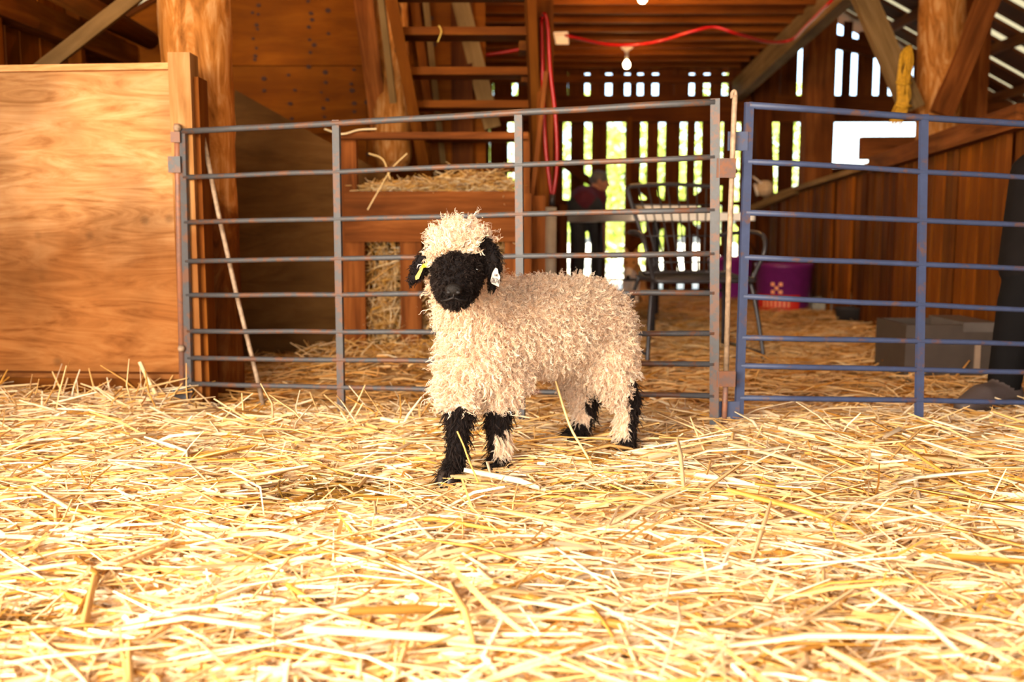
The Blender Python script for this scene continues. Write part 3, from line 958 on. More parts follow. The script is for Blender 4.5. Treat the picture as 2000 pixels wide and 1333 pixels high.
def bed(N, y0, y1, xr, Lr, rr, up=0.06):
    y = np.sqrt(RNG.uniform(y0 ** 2, y1 ** 2, N)) if xr is None else RNG.uniform(y0, y1, N)
    if xr is None:
        hw = 0.56 * y + 0.25
        x = RNG.uniform(-1, 1, N) * hw
    else:
        x = RNG.uniform(xr[0], xr[1], N)
    keep = ~((x < -1.05) & (y > 3.47) & (y < 3.62)) & (x > -2.3)
    for c in FEET:
        keep &= (x - c.x) ** 2 + (y - c.y) ** 2 > 0.03 ** 2
    x, y = x[keep], y[keep]
    N = len(x)
    L = RNG.gamma(2.6, (Lr) / 2.6, N).clip(0.025, 0.34)
    r = rr * RNG.lognormal(0, 0.42, N).clip(0.4, 2.4)
    tilt = RNG.normal(0.0, 0.10, N)
    w = RNG.uniform(0, 1, N) < up
    tilt[w] = np.abs(RNG.normal(0.25, 0.3, w.sum()))
    L[w] = np.minimum(L[w], 0.11)
    cols = STRAWC[RNG.choice(len(STRAWC), N, p=STRAWP)] * RNG.uniform(0.85, 1.12, (N, 1))
    z = level(x, y) + np.abs(RNG.normal(0, 0.011, N)) + np.abs(np.sin(tilt)) * L * 0.42
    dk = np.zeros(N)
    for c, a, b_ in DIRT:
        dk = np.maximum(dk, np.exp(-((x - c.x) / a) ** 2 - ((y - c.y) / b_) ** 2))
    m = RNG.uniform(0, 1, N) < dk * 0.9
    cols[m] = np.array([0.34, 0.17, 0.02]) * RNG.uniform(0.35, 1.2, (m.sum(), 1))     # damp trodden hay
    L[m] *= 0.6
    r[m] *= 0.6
    k2 = ~((dk > 0.55) & (RNG.uniform(0, 1, N) < 0.25)) & ~((dk > 0.25) & (L > 0.09) & (RNG.uniform(0, 1, N) < 0.85))
    f = lambda q: q[k2]
    return stalks(f(x), f(y), f(z), f(L), f(r), f(tilt), cols[k2])

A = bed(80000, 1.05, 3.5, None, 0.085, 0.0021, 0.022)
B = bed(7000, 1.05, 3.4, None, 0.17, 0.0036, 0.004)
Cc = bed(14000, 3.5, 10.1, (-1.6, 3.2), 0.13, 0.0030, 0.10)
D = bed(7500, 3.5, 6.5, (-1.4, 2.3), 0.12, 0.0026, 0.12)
Cc[2][:] = Cc[2] * np.array([0.86, 0.66, 0.42])          # warm bulb light of the aisle tinted into the straw colour
D[2][:] = D[2] * np.array([0.92, 0.78, 0.58])  # weaker warm-light tint on the stalks just behind the gates
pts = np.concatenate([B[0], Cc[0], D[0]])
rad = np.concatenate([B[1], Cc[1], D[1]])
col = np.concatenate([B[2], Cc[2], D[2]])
# upright stalks along the foot of the panel and the gate
N = 260
x = np.concatenate([RNG.uniform(-1.95, -1.1, 150), RNG.uniform(-1.0, 0.6, 110)])
y = np.concatenate([RNG.uniform(3.2, 3.46, 150), RNG.uniform(2.9, 3.3, 110)])
L = RNG.uniform(0.06, 0.2, N)
ti = np.abs(RNG.normal(0.6, 0.35, N))
E = stalks(x, y, level(x, y) + np.sin(ti) * L * 0.45, L, RNG.uniform(0.0018, 0.0045, N), ti, STRAWC[RNG.choice(6, N)], yaw=RNG.uniform(0, 6.28, N))
pts, rad, col = np.concatenate([pts, E[0]]), np.concatenate([rad, E[1]]), np.concatenate([col, E[2]])
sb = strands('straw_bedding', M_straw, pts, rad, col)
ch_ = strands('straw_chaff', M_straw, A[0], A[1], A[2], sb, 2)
ch_['kind'] = 'stuff'
tag(sb, 'loose golden straw strewn over the whole barn floor', 'straw', kind='stuff')

# straw in the feeder: a heap above the boards and wads between the slats
def heap(N, c, s, Lr, rr, tl=0.5):
    x, y, z = [RNG.normal(c[i], s[i], N).clip(c[i] - 1.7 * s[i], c[i] + 1.7 * s[i]) for i in range(3)]
    L = RNG.gamma(3, Lr / 3, N).clip(0.03, 0.2)
    cols = STRAWC[RNG.choice(len(STRAWC), N, p=[.16, .26, .24, .06, .14, .14])]
    return stalks(x, y, z, L, rr * RNG.lognormal(0, 0.3, N), RNG.normal(0, tl, N), cols, yaw=RNG.uniform(0, 6.28, N))
def on_top(N):
    x = RNG.uniform(X_at(712, YF), X_at(1000, YF), N)
    top = np.interp((x - xa) / (xb - xa), [0, 0.25, 0.45, 0.7, 0.9, 1], [0.03, 0.05, 0.06, 0.11, 0.09, 0.03])
    z = Z_at(378, YF) + top * RNG.uniform(-0.3, 1.0, N)
    yv = RNG.uniform(YF + 0.05, YF + 0.3, N)
    L = RNG.gamma(3, 0.035, N).clip(0.03, 0.2)
    cols = STRAWC[RNG.choice(len(STRAWC), N, p=[.2, .28, .22, .08, .08, .14])]
    return stalks(x, yv, z, L, 0.0022 * RNG.lognormal(0, 0.3, N), RNG.normal(0.05, 0.32, N), cols, yaw=RNG.normal(0, 1.0, N))
hs = [on_top(2200)]
for u, w in ((748, 30), (860, 45), (965, 28)):
    for v, vw in ((520, 40), (590, 40), (645, 35)):
        hs.append(heap(260, (X_at(u, YF), YF + 0.12, Z_at(v, YF)), (px(w, YF) * 0.6, 0.05, px(vw, YF) * 0.7), 0.10, 0.0022, 0.8))
hs.append(heap(900, (X_at(800, 4.4), 4.40, 0.09), (0.27, 0.1, 0.04), 0.12, 0.0024, 0.35))
hp = strands('hay', M_straw, np.concatenate([h[0] for h in hs]), np.concatenate([h[1] for h in hs]), np.concatenate([h[2] for h in hs]))
tag(hp, 'loose hay heaped in and under the wooden feeder', 'hay', kind='stuff')
# single stalks that stand out
def stalk(name, pts_, r, label, colr=(0.80, 0.55, 0.22)):
    p = np.array([tuple(q) for q in smooth_path(pts_, 4)])[None]
    o = strands(name, M_straw, p, np.full((1, p.shape[1]), r), np.array([colr]), sides=5)
    return tag(o, label, 'straw')
stalk('straw_stalk', [P(1085, 745, 2.55), P(1112, 830, 2.50), P(1140, 880, 2.46), P(1160, 915, 2.43)], 0.0034, 'bent straw stalk leaning against the hind leg of the lamb')
stalk('straw_stalk', [P(273, 708, 3.40), P(288, 740, 3.38), P(305, 770, 3.36)], 0.0075, 'broad straw standing up before the plywood panel', (0.85, 0.66, 0.36))
stalk('straw_stalk', [P(893, 843, 2.26), P(906, 872, 2.25), P(914, 895, 2.24), P(935, 945, 2.2)], 0.0022, 'fine straw slanting across the black front leg', (0.75, 0.42, 0.08))
stalk('straw_stalk', [P(634, 252, 4.5), P(668, 262, 4.46), P(700, 254, 4.48), P(735, 252, 4.5)], 0.004, 'pale straw lying on the feeder top rail', (0.9, 0.72, 0.42))
stalk('straw_stalk', [P(795, 300, 4.45), P(765, 330, 4.44), P(735, 380, 4.42), P(718, 410, 4.42)], 0.003, 'long straw poking out over the feeder board', (0.85, 0.6, 0.26))
stalk('straw_stalk', [P(720, 300, 4.7), P(748, 312, 4.7), P(762, 350, 4.68)], 0.004, 'kinked straw hanging on the slanted partition', (0.8, 0.55, 0.22))
stalk('straw_stalk', [P(857, 50, 5.15), P(862, 62, 5.15), P(855, 82, 5.16)], 0.004, 'straw wisp hanging from the upper stair tread', (0.55, 0.38, 0.06))

# ================================================================== HOSE, CABLE, LAMPS
hose = smooth_path([P(1057, 36, 5.24), P(1064, 28, 5.24), P(1070, 55, 5.24), P(1075, 140, 5.24), P(1085, 230, 5.24), P(1088, 320, 5.24), P(1080, 383, 5.24), P(1076, 372, 5.26), P(1065, 280, 5.26), P(1060, 150, 5.26), P(1058, 36, 5.26)], 6)
hz = thing('red_hose', P(1078, 390, 5.24), 'red hose looped over a nail on the stair post', 'hose')
MB().tube(hose, 0.0105, 8).build('hose', M_hose, hz, smooth=True)
MB().tube([P(1079, 380, 5.24), P(1078, 402, 5.24)], 0.015, 8).build('coupling', M_darkmetal, hz, smooth=True)
MB().tube([P(1060, 30, 5.27), P(1060, 30, 5.20)], 0.006, 6).build('nail', M_darkmetal, hz, smooth=True)
cb = smooth_path([P(1104, 69, 7.65), P(1130, 75, 7.6), P(1180, 86, 7.4), P(1235, 88, 7.3), P(1290, 80, 7.3), P(1350, 62, 7.2), P(1395, 53, 7.2), P(1440, 66, 7.2), P(1500, 82, 7.5), P(1545, 78, 7.6), P(1575, 50, 7.2), P(1625, 0, 6.6)], 6)
tag(MB().tube(cb, 0.011, 8).build('red_cable', M_hose, smooth=True), 'red cable strung along the loft joists', 'cable')
tag(MB().tube(smooth_path([P(945, 108, 6.4), P(985, 102, 6.4), P(1040, 92, 6.4)], 5), 0.011, 8).build('red_cable', M_hose, smooth=True), 'short red cable showing between the stair treads', 'cable')
nt_ = thing('paper_notice', P(1096, 75, 7.66), 'small pale paper notice tacked to a joist', 'notice')
MB().prism([P(1081, 63, 7.66), P(1109, 62, 7.66), P(1111, 87, 7.64), P(1086, 87, 7.64)], (0, 1, 0), 0.008).build('sheet', M_paper, nt_)
mbl = MB()
for v in (67, 72, 76, 81, 84):
    mbl.box(P(1086, v, 7.652), P(1106, v + 0.5, 7.652), 0.003, 0.005)
mbl.build('print_lines', plain('faint_print', (0.40, 0.27, 0.16), 0.8), nt_)

def lamp(u, v, Y, zc, label, watts, parts=True):
    p = P(u, v, Y)
    t = thing('ceiling_bulb', (p.x, p.y, zc), label, 'lamp')
    MB().lathe((p.x, p.y, zc), [(0, 0), (0.055, 0), (0.055, -0.012), (0.03, -0.03), (0.018, -0.032), (0.018, -0.05), (0, -0.05)], 16).build('lamp_holder', M_ceramic, t, smooth=True)
    zb = p.z
    MB().tube([(p.x, p.y, zc - 0.045), (p.x, p.y, zb + 0.028)], 0.013, 8).build('socket', M_ceramic, t, smooth=True)
    b = MB().lathe((p.x, p.y, zb), [(0, -0.036), (0.016, -0.032), (0.028, -0.019), (0.032, 0), (0.027, 0.016), (0.016, 0.03), (0.012, 0.04)], 16)
    b.build('bulb', M_bulb, t, smooth=True)
    ld = bpy.data.lights.new('bulb_light', 'POINT')
    ld.energy = watts
    ld.color = (1.0, 0.50, 0.15)
    ld.shadow_soft_size = 0.04
    lo = bpy.data.objects.new('bulb_light', ld)
    C.objects.link(lo)
    lo.parent = t
    lo.location = (0, 0, zb - 0.06 - zc)
lamp(1224, 126, 9.05, 2.31, 'lit bulb on the joists above the bent man', 12)
lamp(1255, -4, 6.75, 2.31, 'lit bulb at the top edge of the picture', 42)
# bulbs above the picture
lamp(900, -260, 4.4, 2.62, 'lit bulb hanging under the beam above the feeder', 18)
lamp(1500, -500, 4.3, 3.0, 'lit bulb hanging above the blue gate', 30)
lamp(80, -250, 4.2, 1.85, 'lit bulb hanging above the plywood panel', 7)
tag(board('tie_beam', M_timber, (-2.3, 4.4, 2.68), (5.2, 4.35, 2.68), 0.12, 0.12), 'tie beam across the barn above the picture', 'beam', kind='structure')
tag(board('cross_tie', M_timber, (X_at(1500, 4.3), 4.3, 3.05), (X_at(1500, 4.3), 6.3, 3.05), 0.1, 0.1), 'short joist above the blue gate', 'beam', kind='structure')

# ================================================================== PEN WALL ON THE RIGHT
pw = thing('pen_wall', (2.45, 6.5, 0), 'pen wall of upright boards running back on the right', 'partition')
path = [P(1500, 388, 9.8), P(1712, 322, 6.6), P(2010, 226, 4.1)]
def along(p, q, n0):
    d = q - p
    L = Vector((d.x, d.y, 0)).length
    n = int(L / n0)
    for k in range(n):
        a = p + d * (k / n)
        b_ = p + d * ((k + 1) / n)
        m = (a + b_) / 2
        e = (b_ - a)
        e.z = 0
        w = e.length * random.uniform(0.5, 0.85)
        off = Vector((random.uniform(0, .025), 0, 0))
        board('plank', random.choice((M_timber, M_timber, M_siding, M_plydark)), Vector((m.x, m.y, 0)) + off, Vector((m.x, m.y, m.z - 0.03)) + off, w, 0.022, pw, e.normalized().cross(Vector((0, 0, 1))))
along(path[0], path[1], 0.16)
along(path[1], path[2], 0.17)
board('top_rail', M_grey, path[0], path[1] + Vector((0, 0, 0)), 0.09, 0.04, pw)
board('top_rail', M_red, path[1] + Vector((-0.03, 0, 0.0)), path[2] + Vector((-0.03, 0, 0)), 0.05, 0.10, pw)
tag(board('rail_end', M_red, P(1680, 290, 6.75), P(1870, 288, 6.75), 0.07, px(42, 6.75)), 'heavy board jutting out before the bright window opening', 'board')
tag(board('rail_stub', M_grey, P(1470, 408, 9.2), P(1556, 372, 8.6), 0.06, 0.06), 'short weathered rail below the ball of twine', 'rail')
tb = thing('twine_ball', P(1494, 385, 9.1), 'tan ball of twine lying on the far pen rail', 'twine')
MB().ball(P(1494, 368, 9.1), 0.085, 12, 8, sc=(1, .9, .9)).build('ball', plain('tan_twine', (0.55, 0.36, 0.20), 0.9, vary=.3, scale=90, bump=.6), tb, smooth=True)
MB().tube([P(1470, 345, 9.1), P(1492, 362, 9.05)], 0.008, 6).tube([P(1474, 360, 9.1), P(1480, 382, 9.05)], 0.012, 6).build('loose_end', M_paper, tb, smooth=True)

# yellow twine hank on the brace
yt = MB()
for k in range(30):
    o = random.uniform(-8, 8)
    q = random.uniform(-10, 10)
    rj = lambda a=4: random.uniform(-a, a)
    yt.tube(smooth_path([P(1777 + o * .3, 92 + q * .4, 5.90), P(1775 + o * .6 + rj(), 128 + q, 5.87 + rj(.02) * .5), P(1766 + o + rj(), 165, 5.86 + random.uniform(-.03, .02)), P(1765 + o * 1.2 + rj(), 200 + q, 5.86), P(1752 + o + rj(8), 236 + q, 5.87)], 4), random.uniform(0.003, 0.005), 5)
    if k % 2:
        yt.tube(smooth_path([P(1777 + o * .3, 92 + q * .4, 5.90), P(1762 + rj(3), 112 + q, 5.88), P(1757 + o * .5, 150, 5.86), P(1764 + o + rj(), 215 + q, 5.87)], 4), 0.004, 5)
for v in (160, 205):
    yt.tube([P(1750, v, 5.84), P(1764, v + 5, 5.825), P(1780, v + 2, 5.84)], 0.008, 5)
tag(yt.build('twine_hank', M_yellow, smooth=True), 'hank of yellow twine hanging on the log post brace', 'twine')

# ================================================================== TABLE WITH TRAYS
a, b_, d_ = Vector((0.69, 5.6, 0.765)), Vector((1.41, 5.62, 0.765)), Vector((0.385, 7.35, 0.765))
e1, e2 = (b_ - a), (d_ - a)
tt = thing('folding_table', a + (e1 + e2) / 2 + Vector((0, 0, -0.765)), 'white plastic folding table behind the dark metal chair', 'table')
cor = [a, a + e1, a + e1 + e2, a + e2]
rc = []
for i in range(4):
    p, q, r = cor[i - 1], cor[i], cor[(i + 1) % 4]
    u1, u2 = (p - q).normalized() * 0.05, (r - q).normalized() * 0.05
    for s in range(5):
        t = s / 4
        rc.append(q + u1 * (1 - t) ** 2 + u2 * t ** 2)
MB().prism([p - Vector((0, 0, 0.022)) for p in rc], (0, 0, 1), 0.045).build('table_top', M_white, tt)
for k in (0.16, 0.88):
    for s in (0.3, 0.9):
        p = a + e2 * k + e1 * s
        MB().tube([p - Vector((0, 0, 0.04)), Vector((p.x, p.y, 0.0))], 0.013, 8).build('leg', M_darkmetal, tt, smooth=True)
    p, q = a + e2 * k + e1 * 0.3, a + e2 * k + e1 * 0.9
    MB().tube([Vector((p.x, p.y, 0.3)), Vector((q.x, q.y, 0.3))], 0.010, 8).build('leg_brace', M_darkmetal, tt, smooth=True)
def tray(u0, u1, v0, v1, Y, dep, label, nm='tray'):
    p, q = P(u0, v1, Y), P(u1, v1, Y)
    zb = 0.7665
    h = px(v1 - v0, Y)
    o = MB()
    x0, x1, y0, y1 = p.x, q.x, Y, Y + dep
    prof = [(0.0, 0.03), (h * 0.8, 0.008), (h * 0.8, 0.0), (h, 0.0), (h, 0.012), (h * 0.82, 0.016), (0.006, 0.036)]
    rings = []
    for z, ins in prof:
        rings.append([Vector((x0 + ins, y0 + ins, zb + z)), Vector((x1 - ins, y0 + ins, zb + z)), Vector((x1 - ins, y1 - ins, zb + z)), Vector((x0 + ins, y1 - ins, zb + z))])
    for rg in rings:
        for pt in rg:
            o.v.append(pt)
            o.g.append(pt)
    for i in range(len(rings) - 1):
        for k in range(4):
            o.f.append([i * 4 + k, i * 4 + (k + 1) % 4, (i + 1) * 4 + (k + 1) % 4, (i + 1) * 4 + k])
            o.mi.append(0)
    o.f += [[3, 2, 1, 0], [24, 25, 26, 27]]
    o.mi += [0, 0]
    return tag(o.build(nm, M_white), label, 'tray')
tray(1256, 1366, 392, 411, 6.35, 0.4, 'white plastic tray standing on the folding table')
tag(MB().prism([Vector((p.x, p.y, 0.771)) for p in (P(1245, 415, 5.75), P(1330, 415, 5.72), P(1318, 415, 6.05), P(1252, 415, 6.1))], (0, 0, 1), 0.008).build('paper_stack', M_paper), 'flat stack of papers on the near end of table', 'papers')

# ================================================================== METAL CHAIR
CX, CY = 0.92, 5.02
ch = thing('metal_chair', (CX, CY, 0), 'dark metal mesh chair with arms before the white table', 'chair')
ca_, sa_ = math.cos(math.radians(8)), math.sin(math.radians(8))
def cl(x, y, z): return Vector((CX + x * ca_ - y * sa_, CY + x * sa_ + y * ca_, z))
def bk(s, h): # back: s -1..1 across, h 0..1 up
    w = 0.155 + 0.105 * h
    return cl(s * w + 0.02 * (1 - h), 0.20 + 0.14 * h, 0.44 + 0.465 * h)
fr = smooth_path([bk(-1, 0), bk(-1, 0.5), bk(-1, 0.9), bk(-0.93, 0.985), bk(-0.8, 1.0), bk(0, 1.02), bk(0.8, 1.0), bk(0.93, 0.985), bk(1, 0.9), bk(1, 0.5), bk(1, 0)], 4)
MB().tube(fr, 0.011, 8).build('back_frame', M_darkmetal, ch, smooth=True)
gm_ = MB()
for k in range(1, 9):
    s = -1 + 2 * k / 9
    gm_.tube([bk(s, 0), bk(s * 0.98, 0.5), bk(s * 0.95, 1.0)], 0.0042, 5)
for h in (0.12, 0.42, 0.78):
    gm_.tube([bk(-1, h), bk(0, h), bk(1, h)], 0.0042, 5)
gm_.build('back_grid', M_darkmetal, ch, smooth=True)
st_ = smooth_path([cl(-0.21, 0.20, 0.44), cl(-0.25, 0, 0.425), cl(-0.25, -0.2, 0.425), cl(-0.2, -0.25, 0.42), cl(0.2, -0.25, 0.42), cl(0.25, -0.2, 0.425), cl(0.25, 0, 0.425), cl(0.21, 0.20, 0.44), cl(-0.21, 0.20, 0.44)], 4)
MB().tube(st_, 0.012, 8).build('seat_frame', M_darkmetal, ch, smooth=True)
sg = MB()
for k in range(1, 22):
    xx = -0.24 + 0.48 * k / 22
    sg.tube([cl(xx, -0.245, 0.422), cl(xx * 0.86, 0.2, 0.438)], 0.004, 4)
for k in range(1, 16):
    yy = -0.24 + 0.44 * k / 16
    sg.tube([cl(-0.245, yy, 0.428), cl(0.245, yy, 0.428)], 0.004, 4)
sg.build('seat_mesh', M_darkmetal, ch, smooth=True)
for s in (-1, 1):
    arm = smooth_path([bk(s, 0.42), cl(s * 0.30, 0.1, 0.655), cl(s * 0.31, -0.10, 0.655), cl(s * 0.31, -0.20, 0.63), cl(s * 0.30, -0.23, 0.56), cl(s * 0.27, -0.21, 0.47), cl(s * 0.255, -0.20, 0.425)], 4)
    MB().tube(arm, 0.011, 8).build('arm', M_darkmetal, ch, smooth=True)
    MB().tube(smooth_path([cl(s * 0.25, -0.18, 0.42), cl(s * 0.27, -0.21, 0.3), cl(s * 0.29, -0.25, 0.12), cl(s * 0.30, -0.27, 0.01)], 4), 0.011, 8).build('leg', M_darkmetal, ch, smooth=True)
    MB().tube(smooth_path([cl(s * 0.23, 0.15, 0.43), cl(s * 0.255, 0.2, 0.3), cl(s * 0.275, 0.25, 0.12), cl(s * 0.285, 0.28, 0.01)], 4), 0.011, 8).build('leg', M_darkmetal, ch, smooth=True)
    MB().tube([cl(s * 0.295, -0.26, 0.06), cl(s * 0.28, 0.26, 0.06)], 0.008, 6).build('stretcher', M_darkmetal, ch, smooth=True)

# ================================================================== TUBS, BLOCKS
def tub(u0, u1, v0, Y, mat, label):
    p, q = P(u0, v0, Y), P(u1, v0, Y)
    R = (q.x - p.x) / 2
    c = Vector(((p.x + q.x) / 2, Y + R, 0))
    h = p.z
    t = thing('feed_tub', c, label, 'tub')
    MB().lathe(c, [(0, 0.004), (R * 0.86, 0.0), (R * 0.88, 0.01), (R * 0.97, h * 0.9), (R, h * 0.91), (R, h), (R * 0.96, h), (R * 0.93, h * 0.9), (R * 0.85, 0.03), (0, 0.02)], 28).build('tub', mat, t, smooth=True)
    return t, c, R, h
tub(1392, 1482, 503, 8.9, M_magenta, 'magenta plastic tub behind the metal chair')
t, c, R, h = tub(1490, 1606, 516, 7.5, M_purple, 'dark purple tub with a red label by the pen wall')
lb = MB()
def band(mb, a0, a1, z0, z1, off, n=14):
    o = len(mb.v)
    for zz in (z0, z1):
        for k in range(n + 1):
            an = a0 + (a1 - a0) * k / n
            r_ = R * (0.88 + 0.09 * zz / (h * 0.9)) + off
            mb.v.append(c + Vector((r_ * math.cos(an), r_ * math.sin(an), zz)))
            mb.g.append(mb.v[-1])
    for k in range(n):
        mb.f.append([o + k, o + k + 1, o + n + 2 + k, o + n + 1 + k])
        mb.mi.append(0)
a0 = math.radians(-168); a1 = math.radians(-70)
band(lb, a0, a1, h * 0.06, h * 0.40, 0.004)
lab = lb.build('label', M_label, t)
em = MB()
for i in range(3):
    for j in range(3):
        if (i + j) % 2 == 0:
            s0 = math.radians(-131 + i * 8)
            band(em, s0, s0 + math.radians(7.5), h * (0.42 + 0.075 * j), h * (0.49 + 0.075 * j), 0.006, 2)
for k in range(7):
    s0 = math.radians(-150 + k * 9)
    band(em, s0, s0 + math.radians(4), h * 0.16, h * (0.30 if k % 2 else 0.34), 0.007, 2)
em.build('emblem', M_emblem, lab)
# concrete block with two hollows, dark pan
cb_ = thing('concrete_block', G(1622, 616), 'pale concrete block lying in the straw by pen wall', 'block')
p0, p1 = G(1580, 612), G(1664, 618)
w = (p1 - p0).length
ex = (p1 - p0).normalized()
ey = Vector((-ex.y, ex.x, 0))
zc = 0.105
for k in range(2):
    MB().box(p0 + ey * (0.015 + k * 0.14) + Vector((0, 0, 0.02 + zc / 2)), p1 + ey * (0.015 + k * 0.14) + Vector((0, 0, 0.02 + zc / 2)), 0.03, zc).build('face_shell', M_concrete, cb_)
for t_ in (0.04, 0.5, 0.96):
    q = p0 + (p1 - p0) * t_ + Vector((0, 0, 0.02 + zc / 2))
    MB().box(q + ey * 0.03, q + ey * 0.14, 0.03, zc).build('web', M_concrete, cb_)
gp = G(1668, 634)
dp = MB().lathe(gp + Vector((0, 0.05, 0.02)), [(0, 0), (0.10, 0), (0.12, 0.09), (0.13, 0.1), (0.115, 0.1), (0.09, 0.02), (0, 0.015)], 20, sx=1.05, sy=0.7)
tag(dp.build('rubber_pan', M_blackrub, smooth=True), 'black rubber feed pan beside the concrete block', 'pan')
# grey open box
bx0, bx1 = P(1765, 748, 4.25), P(1937, 748, 4.25)
hb = 0.255
gb = thing('storage_box', ((bx0.x + bx1.x) / 2, 4.42, 0), 'grey brown open topped box behind the blue gate', 'box')
y0, y1 = 4.25, 4.60
MB().slab(bx0.x, bx1.x, y0, y0 + 0.02, 0, hb).build('side_panel', M_greytub, gb)
MB().slab(bx0.x, bx1.x, y1 - 0.02, y1, 0, hb).build('side_panel', M_greytub, gb)
MB().slab(bx0.x, bx0.x + 0.02, y0 + 0.02, y1 - 0.02, 0, hb).build('side_panel', M_greytub, gb)
MB().slab(bx1.x - 0.02, bx1.x, y0 + 0.02, y1 - 0.02, 0, hb).build('side_panel', M_greytub, gb)
MB().slab(bx0.x + 0.02, bx1.x - 0.02, y0 + 0.02, y1 - 0.02, 0.01, 0.03).build('bottom_panel', M_blackrub, gb)
MB().slab(bx1.x - 0.14, bx1.x + 0.008, y0 - 0.008, y1 + 0.008, hb - 0.03, hb + 0.012).build('lid', M_greylid, gb)
MB().slab(bx1.x - 0.085, bx1.x - 0.06, y0 - 0.008, y0, 0.06, 0.17).build('latch', plain('latch', (0.30, 0.20, 0.13), .5), gb)

# ================================================================== THE LAMB
GZ = 0.058
def R_(n, Y): return px(n, Y)
LB = []
def lb_(nm, pts):
    q = [(P(u, v, Y), R_(r, Y)) for (u, v, Y, r) in pts]
    for i in range(len(q) - 1):
        LB.append((nm, q[i][0], q[i][1], q[i + 1][0], q[i + 1][1]))
lb_('trunk', [(960, 645, 2.46, 84), (1062, 638, 2.55, 88), (1146, 632, 2.65, 80)])
lb_('trunk', [(955, 655, 2.46, 80), (938, 705, 2.42, 64)])
lb_('neck', [(950, 635, 2.45, 74), (928, 590, 2.40, 62), (912, 545, 2.365, 52)])
lb_('skull', [(899, 498, 2.315, 50), (897, 514, 2.28, 51)])
lb_('face', [(896, 526, 2.245, 49), (892, 548, 2.20, 47)])
lb_('face', [(892, 548, 2.20, 47), (888, 570, 2.155, 35)])
lb_('ear', [(852, 490, 2.27, 17), (830, 510, 2.25, 17), (816, 532, 2.245, 14), (804, 551, 2.24, 8)])
lb_('ear', [(942, 482, 2.265, 19), (960, 500, 2.245, 18), (964, 530, 2.235, 14), (962, 562, 2.23, 8)])
lb_('leg_fr', [(905, 735, 2.42, 44), (900, 785, 2.37, 27), (897, 825, 2.345, 24)])
lb_('shin_fr', [(897, 825, 2.345, 24), (893, 875, 2.33, 19), (887, 918, 2.325, 19)])
lb_('foot_fr', [(888, 912, 2.325, 18), (877, 937, 2.30, 22)])
lb_('leg_fl', [(985, 735, 2.44, 46), (975, 785, 2.435, 27), (971, 825, 2.43, 23)])
lb_('shin_fl', [(971, 825, 2.43, 23), (975, 870, 2.425, 17), (972, 905, 2.42, 18)])
lb_('foot_fl', [(972, 900, 2.42, 17), (969, 921, 2.40, 21)])
lb_('leg_hr', [(1120, 700, 2.70, 48), (1128, 745, 2.73, 30), (1147, 790, 2.76, 20)])
lb_('shin_hr', [(1147, 790, 2.76, 21), (1137, 825, 2.75, 19), (1130, 848, 2.74, 18)])
lb_('foot_hr', [(1128, 845, 2.74, 18), (1118, 864, 2.72, 21)])
lb_('leg_hl', [(1180, 690, 2.62, 55), (1202, 740, 2.63, 34), (1230, 785, 2.66, 19)])
lb_('shin_hl', [(1228, 785, 2.66, 22), (1224, 830, 2.65, 19), (1223, 862, 2.645, 18)])
lb_('foot_hl', [(1224, 858, 2.645, 17), (1221, 880, 2.625, 20)])
lb_('tail', [(1205, 615, 2.72, 22), (1222, 650, 2.74, 14), (1226, 685, 2.74, 9)])
lme = blob(LB, 0.0055, 5)
n = len(lme.vertices)
co = np.zeros(n * 3)
lme.vertices.foreach_get('co', co)
co = co.reshape(-1, 3)

def lamb_black(X):
    """which parts of the fleece are black: face, ears, knees, feet, hocks"""
    idx, t = nearest_bone(X, LB)
    nm = np.array([b[0] for b in LB])[idx]
    first = np.array([i for i in range(len(LB))])
    blk = np.zeros(len(X), bool)
    blk |= (nm == 'ear')
    ctr = np.array(P(892, 549, 2.19))
    e = (X - ctr) / np.array([px(64, 2.2), 0.105, px(56, 2.2)])
    blk |= ((nm == 'face') | (nm == 'skull')) & ((e ** 2).sum(1) < 1.02)
    # cheek patch towards the lamb's left ear
    e = (X - np.array(P(942, 506, 2.25))) / np.array([px(28, 2.25), 0.07, px(32, 2.25)])
    blk |= ((e ** 2).sum(1) < 1) & ((nm == 'face') | (nm == 'skull') | (nm == 'ear'))
    z = X[:, 2]
    wav = 0.006 * np.sin(X[:, 0] * 160) + 0.004 * np.sin(X[:, 1] * 210)
    blk |= np.isin(nm, ['shin_fr', 'foot_fr', 'foot_fl', 'foot_hr', 'foot_hl'])
    blk |= (nm == 'leg_fr') & (z + wav < P(900, 797, 2.35).z)
    blk |= (nm == 'leg_fl') & (z + wav < P(970, 797, 2.43).z)
    s = (nm == 'shin_fl')
    zt, zb = P(970, 843, 2.43).z, P(970, 884, 2.41).z
    xm = X_at(964, 2.42)
    blk |= s & ((z + wav > zt) | (z + wav < zb) | (X[:, 0] + wav < xm))
    c = np.array(P(1160, 778, 2.76))
    e = (X - c) / np.array([px(24, 2.76), 0.07, px(40, 2.76)])
    blk |= np.isin(nm, ['leg_hr', 'shin_hr']) & ((e ** 2).sum(1) < 1)
    s = np.isin(nm, ['leg_hl', 'shin_hl'])
    lim = np.interp(z, [P(0, 850, 2.64).z, P(0, 800, 2.65).z, P(0, 735, 2.65).z], [X_at(1232, 2.64), X_at(1231, 2.65), X_at(1226, 2.65)])
    blk |= s & (X[:, 0] + wav > lim) & (z < P(0, 735, 2.65).z)
    blk |= (nm == 'shin_hr') & (z + wav < P(1120, 822, 2.74).z)
    return blk, nm

